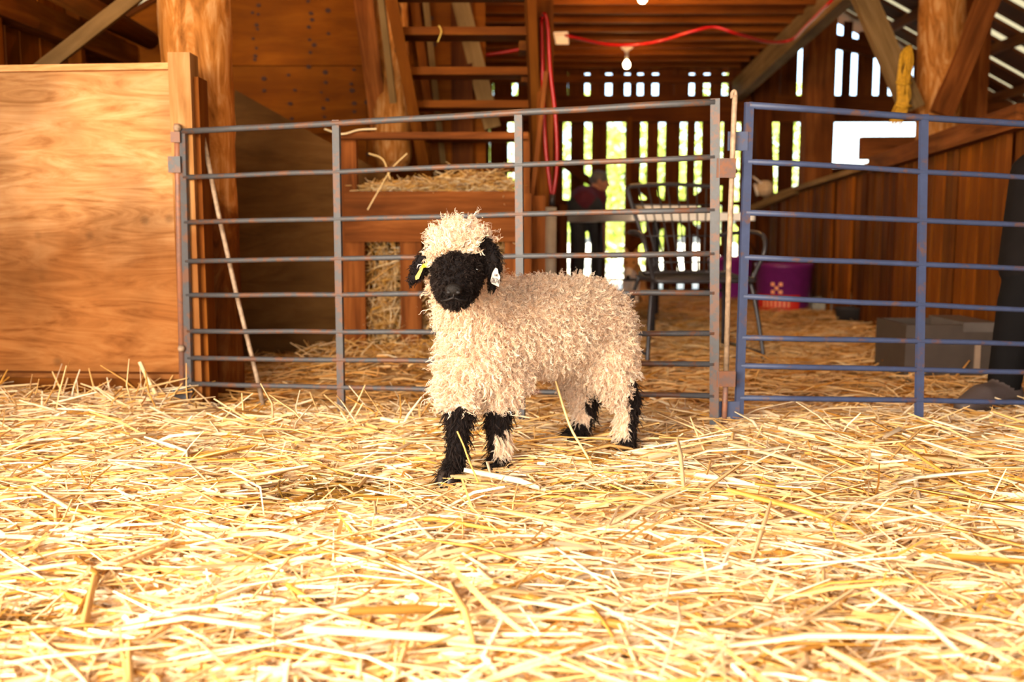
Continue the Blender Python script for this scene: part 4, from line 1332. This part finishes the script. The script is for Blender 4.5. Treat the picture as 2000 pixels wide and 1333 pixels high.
blk, nm = lamb_black(co)
cc = np.ones((n, 4), np.float32)
cc[:, :3] = np.where(blk[:, None], (0.010, 0.008, 0.008), (0.80, 0.60, 0.42))
ca2 = lme.attributes.new('col', 'FLOAT_COLOR', 'POINT')
ca2.data.foreach_set('color', cc.ravel())
lme.materials.append(M_skin)
lme.polygons.foreach_set('use_smooth', [True] * len(lme.polygons))
lbase = Vector((0.07, 2.5, 0.05))
lme.vertices.foreach_set('co', (co - np.array(lbase)).ravel())
lamb = link('lamb', lme, None, lbase)
tag(lamb, 'cream woolled lamb with black face and black knees standing in straw', 'lamb')

# samples over the skin
lme.calc_loop_triangles()
T = np.zeros(len(lme.loop_triangles) * 3, np.int32)
lme.loop_triangles.foreach_get('vertices', T)
T = T.reshape(-1, 3)
NV = np.zeros(n * 3, np.float32)
lme.vertices.foreach_get('normal', NV)
NV = NV.reshape(-1, 3)
area = np.linalg.norm(np.cross(co[T[:, 1]] - co[T[:, 0]], co[T[:, 2]] - co[T[:, 0]]), axis=1) / 2
cen = co[T].mean(1)
tb, tn = lamb_black(cen)

HC = np.array(P(889, 552, 2.19))
HE = (cen - HC) / np.array([px(72, 2.2), 0.125, px(66, 2.2)])
near_face = ((HE ** 2).sum(1) < 1) & ~tb & ~np.isin(tn, ['skull', 'face', 'ear'])
def sample(mask, N):
    a = area * mask
    k = RNG.choice(len(T), N, p=a / a.sum())
    u, v = RNG.uniform(0, 1, N), RNG.uniform(0, 1, N)
    f = u + v > 1
    u[f], v[f] = 1 - u[f], 1 - v[f]
    A_, B_, C_ = T[k, 0], T[k, 1], T[k, 2]
    w0 = (1 - u - v)[:, None]
    p = co[A_] * w0 + co[B_] * u[:, None] + co[C_] * v[:, None]
    nn = NV[A_] * w0 + NV[B_] * u[:, None] + NV[C_] * v[:, None]
    nn /= np.linalg.norm(nn, axis=1, keepdims=True) + 1e-9
    return p, nn, tn[k]

def curls(p, nn, L, out, drop, hr, turns, r0, cols, name, mat, Kp=11, comb=(0, 0, -1), fib=7, spread=0.0028):
    N = len(p)
    dn = np.array(comb, float)[None] - (nn @ np.array(comb, float))[:, None] * nn
    dn /= np.linalg.norm(dn, axis=1, keepdims=True) + 0.25
    rnd = RNG.normal(size=(N, 3)) * 0.35
    s = np.linspace(0, 1, Kp)[None, :, None]
    L = L[:, None, None]
    axis = nn + rnd * 0.5
    c = p[:, None, :] + axis[:, None, :] * L * out * (1 - (1 - s) ** 1.8) + (dn + rnd)[:, None, :] * L * drop * s ** 1.4
    t = np.gradient(c, axis=1)
    t /= np.linalg.norm(t, axis=2, keepdims=True) + 1e-9
    ref = RNG.normal(size=(N, 1, 3))
    a = np.cross(t, ref); a /= np.linalg.norm(a, axis=2, keepdims=True) + 1e-9
    b_ = np.cross(t, a)
    ph = RNG.uniform(0, 6.28, (N, 1, 1)) + 2 * np.pi * turns * s * RNG.uniform(0.8, 1.25, (N, 1, 1))
    h = hr * RNG.uniform(0.6, 1.4, (N, 1, 1)) * np.minimum(1, s * 3)
    pts_ = c + h * (np.cos(ph) * a + np.sin(ph) * b_)
    # every lock is a bundle of fibres that draws together towards its tip
    pts_ = np.repeat(pts_, fib, axis=0)
    cols = np.repeat(cols, fib, axis=0) * RNG.uniform(0.9, 1.08, (N * fib, 1))
    off = RNG.normal(size=(N * fib, 1, 3)) * spread
    slip = RNG.uniform(0.82, 1.1, (N * fib, 1, 1))
    pts_ = pts_[:, :1] + (pts_ - pts_[:, :1]) * slip + off * (1 - 0.55 * s) + RNG.normal(size=pts_.shape) * 0.0005
    pts_[:, :, 2] = np.maximum(pts_[:, :, 2], 0.045)
    rr = r0 * RNG.uniform(0.7, 1.3, (N * fib, 1)) * (1 - 0.6 * np.linspace(0, 1, Kp)[None, :] ** 2)
    return strands(name, mat, pts_, rr, cols, lamb, 2, lbase)

legw = np.array([k.startswith(('leg', 'shin', 'foot')) for k in tn])
legup = np.array([k.startswith('leg') for k in tn])
headw = np.isin(tn, ['skull', 'face'])
CREAM = np.array([(0.90, 0.76, 0.60), (0.88, 0.70, 0.52), (0.93, 0.82, 0.68), (0.84, 0.64, 0.46)])
def creams(N): return CREAM[RNG.choice(4, N, p=[.4, .25, .25, .1])] * np.array([1.0, 0.96, 0.91]) * RNG.uniform(0.92, 1.06, (N, 1))
def blacks(N): return np.array([(0.008, 0.005, 0.004)]) * RNG.uniform(0.5, 1.9, (N, 1)) + np.array([(0.003, 0.0015, 0.001)])
body = ~tb & ~headw & ~(legw & ~legup) & ~near_face
p, nn, kk = sample(body.astype(float), 13500)
front = np.clip((-nn[:, 1] * 0.75 - nn[:, 0] * 0.55), 0, 1) * np.clip((X_at(1010, 2.4) + 0.02 - p[:, 0]) / 0.08, 0, 1)
curls(p, nn, RNG.uniform(0.025, 0.040, len(p)) * (1 + 0.6 * front), 0.58, 0.36, 0.0032, 2.0, 0.00085, creams(len(p)), 'fleece', M_wool, 10, fib=5, spread=0.0022)
p, nn, _ = sample((~tb & headw).astype(float), 1800)
upw = np.clip(nn[:, 2], 0, 1)
curls(p, nn, RNG.uniform(0.030, 0.048, len(p)) * (0.8 + 0.35 * upw), 0.60, 0.30, 0.0042, 1.9, 0.0009, creams(len(p)) * 1.03, 'forelock', M_wool, 11, fib=5, spread=0.0022)
p, nn, _ = sample((~tb & legw & ~legup).astype(float), 800)
curls(p, nn, RNG.uniform(0.018, 0.030, len(p)), 0.28, 1.0, 0.0008, 0.8, 0.0006, creams(len(p)) * 0.95, 'leg_wool', M_wool, 6, fib=5, spread=0.0018)
p, nn, _ = sample((tb & headw).astype(float), 2000)
curls(p, nn, RNG.uniform(0.009, 0.015, len(p)), 0.5, 0.5, 0.0014, 1.2, 0.0006, blacks(len(p)), 'face_wool', M_black, 6, fib=5, spread=0.0016)
p, nn, _ = sample((tb & (tn == 'ear')).astype(float), 800)
curls(p, nn, RNG.uniform(0.009, 0.015, len(p)), 0.35, 0.7, 0.0010, 1.0, 0.0006, blacks(len(p)), 'ear_wool', M_black, 6, fib=5, spread=0.0016)
p, nn, _ = sample((tb & legw).astype(float), 2900)
curls(p, nn, RNG.uniform(0.014, 0.027, len(p)), 0.22, 1.05, 0.0009, 0.9, 0.0007, blacks(len(p)), 'black_leg_wool', M_black, 6, fib=5, spread=0.0018)

# nose, mouth, eyes
npt = P(886, 566, 2.098)
MB().ball(npt, px(17, 2.15), 14, 10, sc=(1.0, 0.55, 0.72)).build('nose', M_nose, lamb, smooth=True)
for s in (-1, 1):
    q = npt + Vector((s * px(9, 2.15), -0.0085, -px(5, 2.15)))
    MB().ball(q, 0.0042, 8, 6, sc=(1.2, 0.5, 0.8)).build('nostril', M_mouth, lamb, smooth=True)
mo = smooth_path([P(862, 588, 2.13), P(874, 586, 2.105), P(886, 582, 2.098), P(898, 586, 2.105), P(912, 587, 2.13)], 4)
MB().tube(mo, 0.0022, 6).tube([P(886, 574, 2.092), P(886, 583, 2.096)], 0.0018, 6).build('mouth', M_mouth, lamb, smooth=True)
for u, v, Y in ((856, 528, 2.19), (932, 527, 2.19)):
    MB().ball(P(u, v, Y), 0.0085, 12, 8).build('eye', M_eye, lamb, smooth=True)
# hooves: two claws each
for (u, v, Y, du) in ((872, 948, 2.285, -4), (967, 930, 2.39, -1), (1110, 873, 2.70, -4), (1219, 892, 2.615, -1)):
    hm = MB()
    for s in (-1, 1):
        q = P(u + s * 7, v - 6, Y)
        hm.tube([q + Vector((0.004, 0.012, 0.018)), q + Vector((0, -0.004, 0.006)), q + Vector((px(du, Y), -0.022, -0.006))], [0.014, 0.0125, 0.006], 8)
    hm.build('hoof', M_hoof, lamb, smooth=True)
# ear tags
yt_ = MB()
yt_.prism([P(826, 516, 2.222), P(836, 513, 2.222), P(834, 522, 2.22), P(822, 524, 2.218)], (0, -1, 0.1), 0.003)
yt_.prism([P(822, 523, 2.218), P(827, 523, 2.218), P(818, 545, 2.214), P(812, 547, 2.214), P(811, 541, 2.215)], (0, -1, 0.1), 0.003)
tag(yt_.build('ear_tag', M_ytag, lamb), 'yellow ear tag')
YT = 2.206
wt = MB().prism([P(u, v, YT) for u, v in ((968, 523), (972, 526), (973, 534), (977, 541), (974, 561), (960, 554), (958, 549), (961, 535), (965, 527))], (0.25, -1, 0), 0.003).build('ear_tag', M_wtag, lamb)
tag(wt, 'white ear tag numbered 0674')
def text_mesh(txt, size, mat, parent, loc, rot, name='lettering'):
    cu = bpy.data.curves.new('txt', 'FONT')
    cu.body = txt
    cu.size = size
    cu.extrude = 0.0009
    cu.align_x = 'CENTER'
    cu.align_y = 'CENTER'
    ob = bpy.data.objects.new('txt', cu)
    C.objects.link(ob)
    me = bpy.data.meshes.new_from_object(ob.evaluated_get(bpy.context.evaluated_depsgraph_get()))
    bpy.data.objects.remove(ob)
    me.materials.clear()
    me.materials.append(mat)
    o = link(name, me, parent, Vector(loc))
    o.rotation_euler = rot
    return o
tx = text_mesh('0674', 0.0165, M_ink, wt, P(967.3, 549.5, YT - 0.0026), (math.radians(90), math.radians(14), 0))
tx.scale = (0.55, 1, 1)
tx = text_mesh('UK', 0.007, M_ink, wt, P(969, 538, YT - 0.0026), (math.radians(90), math.radians(14), 0))
tx.scale = (0.8, 1, 1)

# ================================================================== PEOPLE
def hand(bones, nm, wrist, direction, palm_n, s=1.0):
    """palm with four unequal bent fingers and a thumb from its side"""
    d = Vector(direction).normalized()
    n_ = Vector(palm_n)
    n_ = (n_ - d * n_.dot(d)).normalized()
    sd = d.cross(n_)
    w = Vector(wrist)
    bones.append((nm, w, 0.026 * s, w + d * 0.05 * s, 0.022 * s))
    for k, (o, L) in enumerate(((-0.028, 0.068), (-0.010, 0.078), (0.009, 0.073), (0.026, 0.058))):
        b0 = w + d * 0.05 * s + sd * o * s
        bones.append((nm, b0 - d * 0.02 * s, 0.014 * s, b0 + d * 0.03 * s, 0.0105 * s))
        m1 = b0 + d * (0.03 + L * 0.45) * s + n_ * 0.008 * s
        m2 = m1 + (d * 0.7 + n_ * 0.6).normalized() * L * 0.5 * s
        bones.append((nm, b0 + d * 0.03 * s, 0.0095 * s, m1, 0.009 * s))
        bones.append((nm, m1, 0.009 * s, m2, 0.0078 * s))
    t0 = w + d * 0.012 * s - sd * 0.022 * s
    t1 = t0 + (d * 0.6 - sd * 0.75 + n_ * 0.3).normalized() * 0.045 * s
    t2 = t1 + (d * 0.9 - sd * 0.2 + n_ * 0.3).normalized() * 0.035 * s
    bones.append((nm, t0, 0.013 * s, t1, 0.011 * s))
    bones.append((nm, t1, 0.0105 * s, t2, 0.008 * s))

YM = 9.75
mb = []
hip = Vector((X_at(1140, YM), YM, 0.90))
chest = P(1150, 392, 10.0)
neck = P(1163, 372, 10.02)
head = P(1170, 352, 10.05)
for s, foot in ((-1, G(1125, 574)), (1, G(1163, 576))):
    foot = Vector((foot.x, YM + 0.05 * s, 0.07))
    hj = hip + Vector((s * 0.085, 0, -0.05))
    kn = (hj + foot) / 2 + Vector((0.03, 0.02, 0.03))
    mb += chain('leg', [hj, kn, foot + Vector((0, 0, 0.02))], [0.098, 0.068, 0.050])
    mb += chain('shoe', [foot + Vector((-0.04, 0, -0.02)), foot + Vector((0.07, 0.03, -0.03)), foot + Vector((0.15, 0.06, -0.035))], [0.045, 0.042, 0.03])
mb += chain('hips', [hip + Vector((-0.07, 0, -0.02)), hip + Vector((0.07, 0, -0.02))], [0.12, 0.12])
mb += chain('torso', [hip + Vector((0, 0, 0.03)), (hip + chest) / 2 + Vector((-0.03, 0, 0.03)), chest], [0.135, 0.15, 0.15])
mb += chain('torso', [chest + Vector((-0.11, -0.02, 0.03)), chest + Vector((0.11, 0.0, 0.02))], [0.085, 0.085])
mb += chain('neck', [chest + (neck - chest) * 0.7, neck + (head - neck) * 0.5], [0.06, 0.055])
mb += [('hair', head + Vector((-0.015, 0, 0.02)), 0.085, head + Vector((0.01, 0, 0.015)), 0.085)]
mb += [('head', head + Vector((0.025, 0.0, -0.03)), 0.075, head + Vector((0.045, 0.0, -0.075)), 0.048)]
mb += [('head', head + Vector((0.085, 0, -0.03)), 0.016, head + Vector((0.112, 0, -0.055)), 0.015)]
for s in (-1, 1):
    mb += [('head', head + Vector((-0.005, s * 0.082, -0.02)), 0.02, head + Vector((0.0, s * 0.085, -0.05)), 0.014)]
for s in (-1, 1):
    sh = chest + Vector((0.10 if s > 0 else 0.02, -0.12 if s < 0 else 0.12, 0.0))
    el = sh + Vector((0.05, 0.02, -0.27))
    wr_ = el + Vector((0.02, 0.06, -0.22))
    mb += chain('sleeve', [sh, sh + (el - sh) * 0.75], [0.07, 0.056])
    mb += chain('arm', [sh + (el - sh) * 0.7, el, wr_], [0.047, 0.042, 0.028])
    hand(mb, 'hand', wr_, (0.1, 0.2, -1), (1, 0, 0))
slot = {'leg': 1, 'shoe': 3, 'hips': 1, 'torso': 0, 'sleeve': 0, 'neck': 2, 'head': 2, 'arm': 2, 'hand': 2, 'hair': 4}
man = figure('person', mb, 0.0095, [M_shirt, M_jeans, M_flesh, M_boot, M_hair], lambda k, t: slot[k], 'grey haired person in maroon shirt and dark jeans bending by bright gap', 'person')
for s in (-1, 1):
    MB().ball(head + Vector((0.092, s * 0.03, -0.02)), 0.011, 8, 6).build('eye', M_eye, man, smooth=True)
MB().tube([head + Vector((0.088, -0.022, -0.088)), head + Vector((0.096, 0, -0.086)), head + Vector((0.088, 0.022, -0.088))], 0.004, 5).build('mouth', M_mouth, man, smooth=True)

YQ = 3.55
pb = []
qx = 1.93
an = P(1962, 760, YQ)
an.z = 0.10
f2 = Vector((2.26, 3.74, 0.10))
hipq = Vector((2.14, 3.72, 0.92))
pb += chain('leg', [hipq + Vector((-0.10, -0.02, 0)), P(1990, 590, YQ + 0.03), an + Vector((0, 0, 0.03))], [0.10, 0.075, 0.062])
pb += chain('leg', [hipq + Vector((0.10, 0.02, 0)), Vector((2.23, 3.68, 0.5)), f2 + Vector((0, 0, 0.03))], [0.10, 0.075, 0.06])
toe = P(1885, 800, YQ - 0.14)
toe.z = 0.045
pb += chain('boot', [an + Vector((0.02, 0.02, -0.035)), an + (toe - an) * 0.6 + Vector((0, 0, 0.0)), toe], [0.06, 0.055, 0.042])
pb += chain('boot', [f2 + Vector((0.0, 0.02, -0.03)), f2 + Vector((-0.08, -0.1, -0.045)), f2 + Vector((-0.13, -0.17, -0.055))], [0.06, 0.05, 0.04])
pb += chain('coat', [hipq + Vector((0.12, 0, 0.55)), hipq + Vector((0.02, 0, 0)), hipq + Vector((-0.02, -0.02, -0.22))], [0.15, 0.17, 0.15])
pb += chain('coat', [P(2020, 340, YQ + 0.1), P(2006, 440, YQ + 0.1), P(1994, 520, YQ + 0.06)], [0.085, 0.085, 0.082])
pb += chain('coat', [hipq + Vector((-0.05, 0, 0.52)), hipq + Vector((0.33, 0, 0.52))], [0.085, 0.085])
hq = hipq + Vector((0.15, -0.03, 0.80))
pb += chain('neck', [hipq + Vector((0.14, 0, 0.6)), hq + Vector((0, 0, -0.08))], [0.062, 0.055])
pb += [('head', hq, 0.088, hq + Vector((0, -0.03, -0.06)), 0.07), ('head', hq + Vector((0, -0.09, -0.02)), 0.014, hq + Vector((0, -0.108, -0.05)), 0.015)]
pb += [('hair', hq + Vector((0, 0.02, 0.035)), 0.092, hq + Vector((0, 0.03, 0.0)), 0.088)]
for s in (-1, 1):
    pb += [('head', hq + Vector((s * 0.088, 0.01, 0.0)), 0.018, hq + Vector((s * 0.09, 0.01, -0.035)), 0.013)]
    sh = hipq + Vector((0.14 + s * 0.2, 0, 0.52))
    el = sh + Vector((-s * 0.01, 0.10, -0.29))
    wr_ = el + Vector((-s * 0.05, -0.14, -0.20))
    pb += chain('coat', [sh, el, wr_ + (el - wr_) * 0.15], [0.075, 0.058, 0.045])
    hand(pb, 'hand', wr_, (0, -0.25, -1), (-s, 0, 0))
slot2 = {'leg': 1, 'boot': 2, 'coat': 0, 'neck': 3, 'head': 3, 'hand': 3, 'hair': 4}
wm = figure('person', pb, 0.0095, [M_coat, plain('black_trousers', (0.006, 0.005, 0.005), 0.9, spec=0.1), M_boot, M_flesh, M_hair], lambda k, t: slot2[k], 'person in black coat and boots cut off behind the blue gate', 'person')
for s in (-1, 1):
    MB().ball(hq + Vector((s * 0.032, -0.082, 0.0)), 0.011, 8, 6).build('eye', M_eye, wm, smooth=True)
MB().tube([hq + Vector((-0.024, -0.09, -0.075)), hq + Vector((0, -0.098, -0.073)), hq + Vector((0.024, -0.09, -0.075))], 0.004, 5).build('mouth', M_mouth, wm, smooth=True)

# ================================================================== DOG SITTING BY THE GAP
YD = 8.7
dbn = []
def dp_(u, v, dy=0): return P(u, v, YD + dy)
dbn += chain('body', [dp_(1242, 585, 0.16), dp_(1240, 555, 0.10), dp_(1236, 528, 0.02)], [px(24, YD), px(23, YD), px(18, YD)])
dbn += chain('chest', [dp_(1232, 560, 0.0), dp_(1230, 535, -0.02)], [px(13, YD), px(14, YD)])
dbn += chain('head', [dp_(1232, 512, -0.05), dp_(1230, 522, -0.12)], [px(17, YD), px(13, YD)])
dbn += chain('muzzle', [dp_(1229, 528, -0.14), dp_(1227, 541, -0.22)], [px(9, YD), px(7, YD)])
dbn += chain('ear', [dp_(1225, 500, -0.04), dp_(1222, 486, -0.04)], [px(6, YD), px(2.5, YD)])
dbn += chain('ear', [dp_(1240, 500, -0.04), dp_(1244, 487, -0.04)], [px(6, YD), px(2.5, YD)])
for u in (1222, 1242):
    dbn += chain('foreleg', [dp_(u, 552, -0.04), dp_(u, 575, -0.07), dp_(u - 1, 589, -0.10)], [px(8, YD), px(6, YD), px(6.5, YD)])
for u in (1216, 1258):
    dbn += chain('hindleg', [dp_(u + (8 if u < 1230 else -6), 572, 0.1), dp_(u, 578, -0.02), dp_(u, 590, 0.02), dp_(u, 591, -0.08)], [px(13, YD), px(9, YD), px(6, YD), px(5, YD)])
dbn += chain('tail', [dp_(1250, 590, 0.22), dp_(1275, 592, 0.22), dp_(1286, 590, 0.15)], [px(6, YD), px(5, YD), px(3, YD)])
dslot = {'chest': 1, 'muzzle': 1, 'ear': 0, 'foreleg': 1}
dog = figure('dog', dbn, 0.008, [M_furtan, M_furwhite], lambda k, t: dslot.get(k, 0), 'small tan and white dog sitting by the bright gap', 'dog')
MB().ball(dp_(1226.5, 542, -0.265), px(4.5, YD), 8, 6).build('nose', M_mouth, dog, smooth=True)
for u in (1223, 1238):
    MB().ball(dp_(u, 513, -0.155), px(2.2, YD), 8, 6).build('eye', M_eye, dog, smooth=True)

# ================================================================== GREENERY OUTSIDE
def shrub(x, y, h, w, n, label, tint):
    t = thing('shrub', (x, y, -0.05), label, 'shrub', 'shrubs beyond the far wall')
    ph = RNG.normal(size=(n, 3))
    ph /= np.linalg.norm(ph, axis=1, keepdims=True)
    ph *= RNG.uniform(0.25, 1, (n, 1)) ** 0.5
    ctr = ph * np.array([w, w * 0.7, h * 0.5]) + np.array([x, y, h * 0.52])
    a = RNG.normal(size=(n, 3)); a /= np.linalg.norm(a, axis=1, keepdims=True)
    b_ = np.cross(a, RNG.normal(size=(n, 3))); b_ /= np.linalg.norm(b_, axis=1, keepdims=True)
    s = RNG.uniform(0.05, 0.11, (n, 1))
    v = np.stack([ctr - a * s, ctr + b_ * s * .5, ctr + a * s, ctr - b_ * s * .5], 1).reshape(-1, 3) - np.array([x, y, -0.05])
    me = bpy.data.meshes.new('leaves')
    me.from_pydata(v.tolist(), [], np.arange(n * 4).reshape(-1, 4).tolist())
    ca = me.attributes.new('col', 'FLOAT_COLOR', 'POINT')
    c4 = np.ones((n, 4, 4), np.float32)
    c4[:, :, :3] = (np.array(tint)[None] * RNG.uniform(0.6, 1.3, (n, 1)))[:, None, :]
    ca.data.foreach_set('color', c4.ravel())
    me.materials.append(M_leaf)
    o = link('leaves', me, t, Vector((x, y, -0.05)))
    o['kind'] = 'stuff'
    MB().tube([(x, y, -0.05), (x + 0.05, y, h * 0.6)], [0.07, 0.03], 8).build('trunk', M_bark, t, smooth=True)
for i, (x, y, h, w) in enumerate(((-1.5, 15.5, 3.2, 1.3), (0.3, 17.5, 3.8, 1.5), (1.9, 15.2, 2.3, 1.0), (4.2, 17.4, 3.6, 1.3), (8.6, 16.2, 2.6, 1.2))):
    shrub(x, y, h, w, 2600, ['leafy shrub outside at the far left of the barn wall', 'tall leafy shrub outside behind the bent person', 'low leafy shrub outside behind the bright wall gap', 'tall leafy shrub outside behind the table end', 'low leafy shrub outside beyond the right barn corner'][i], (0.46, 0.56, 0.12))
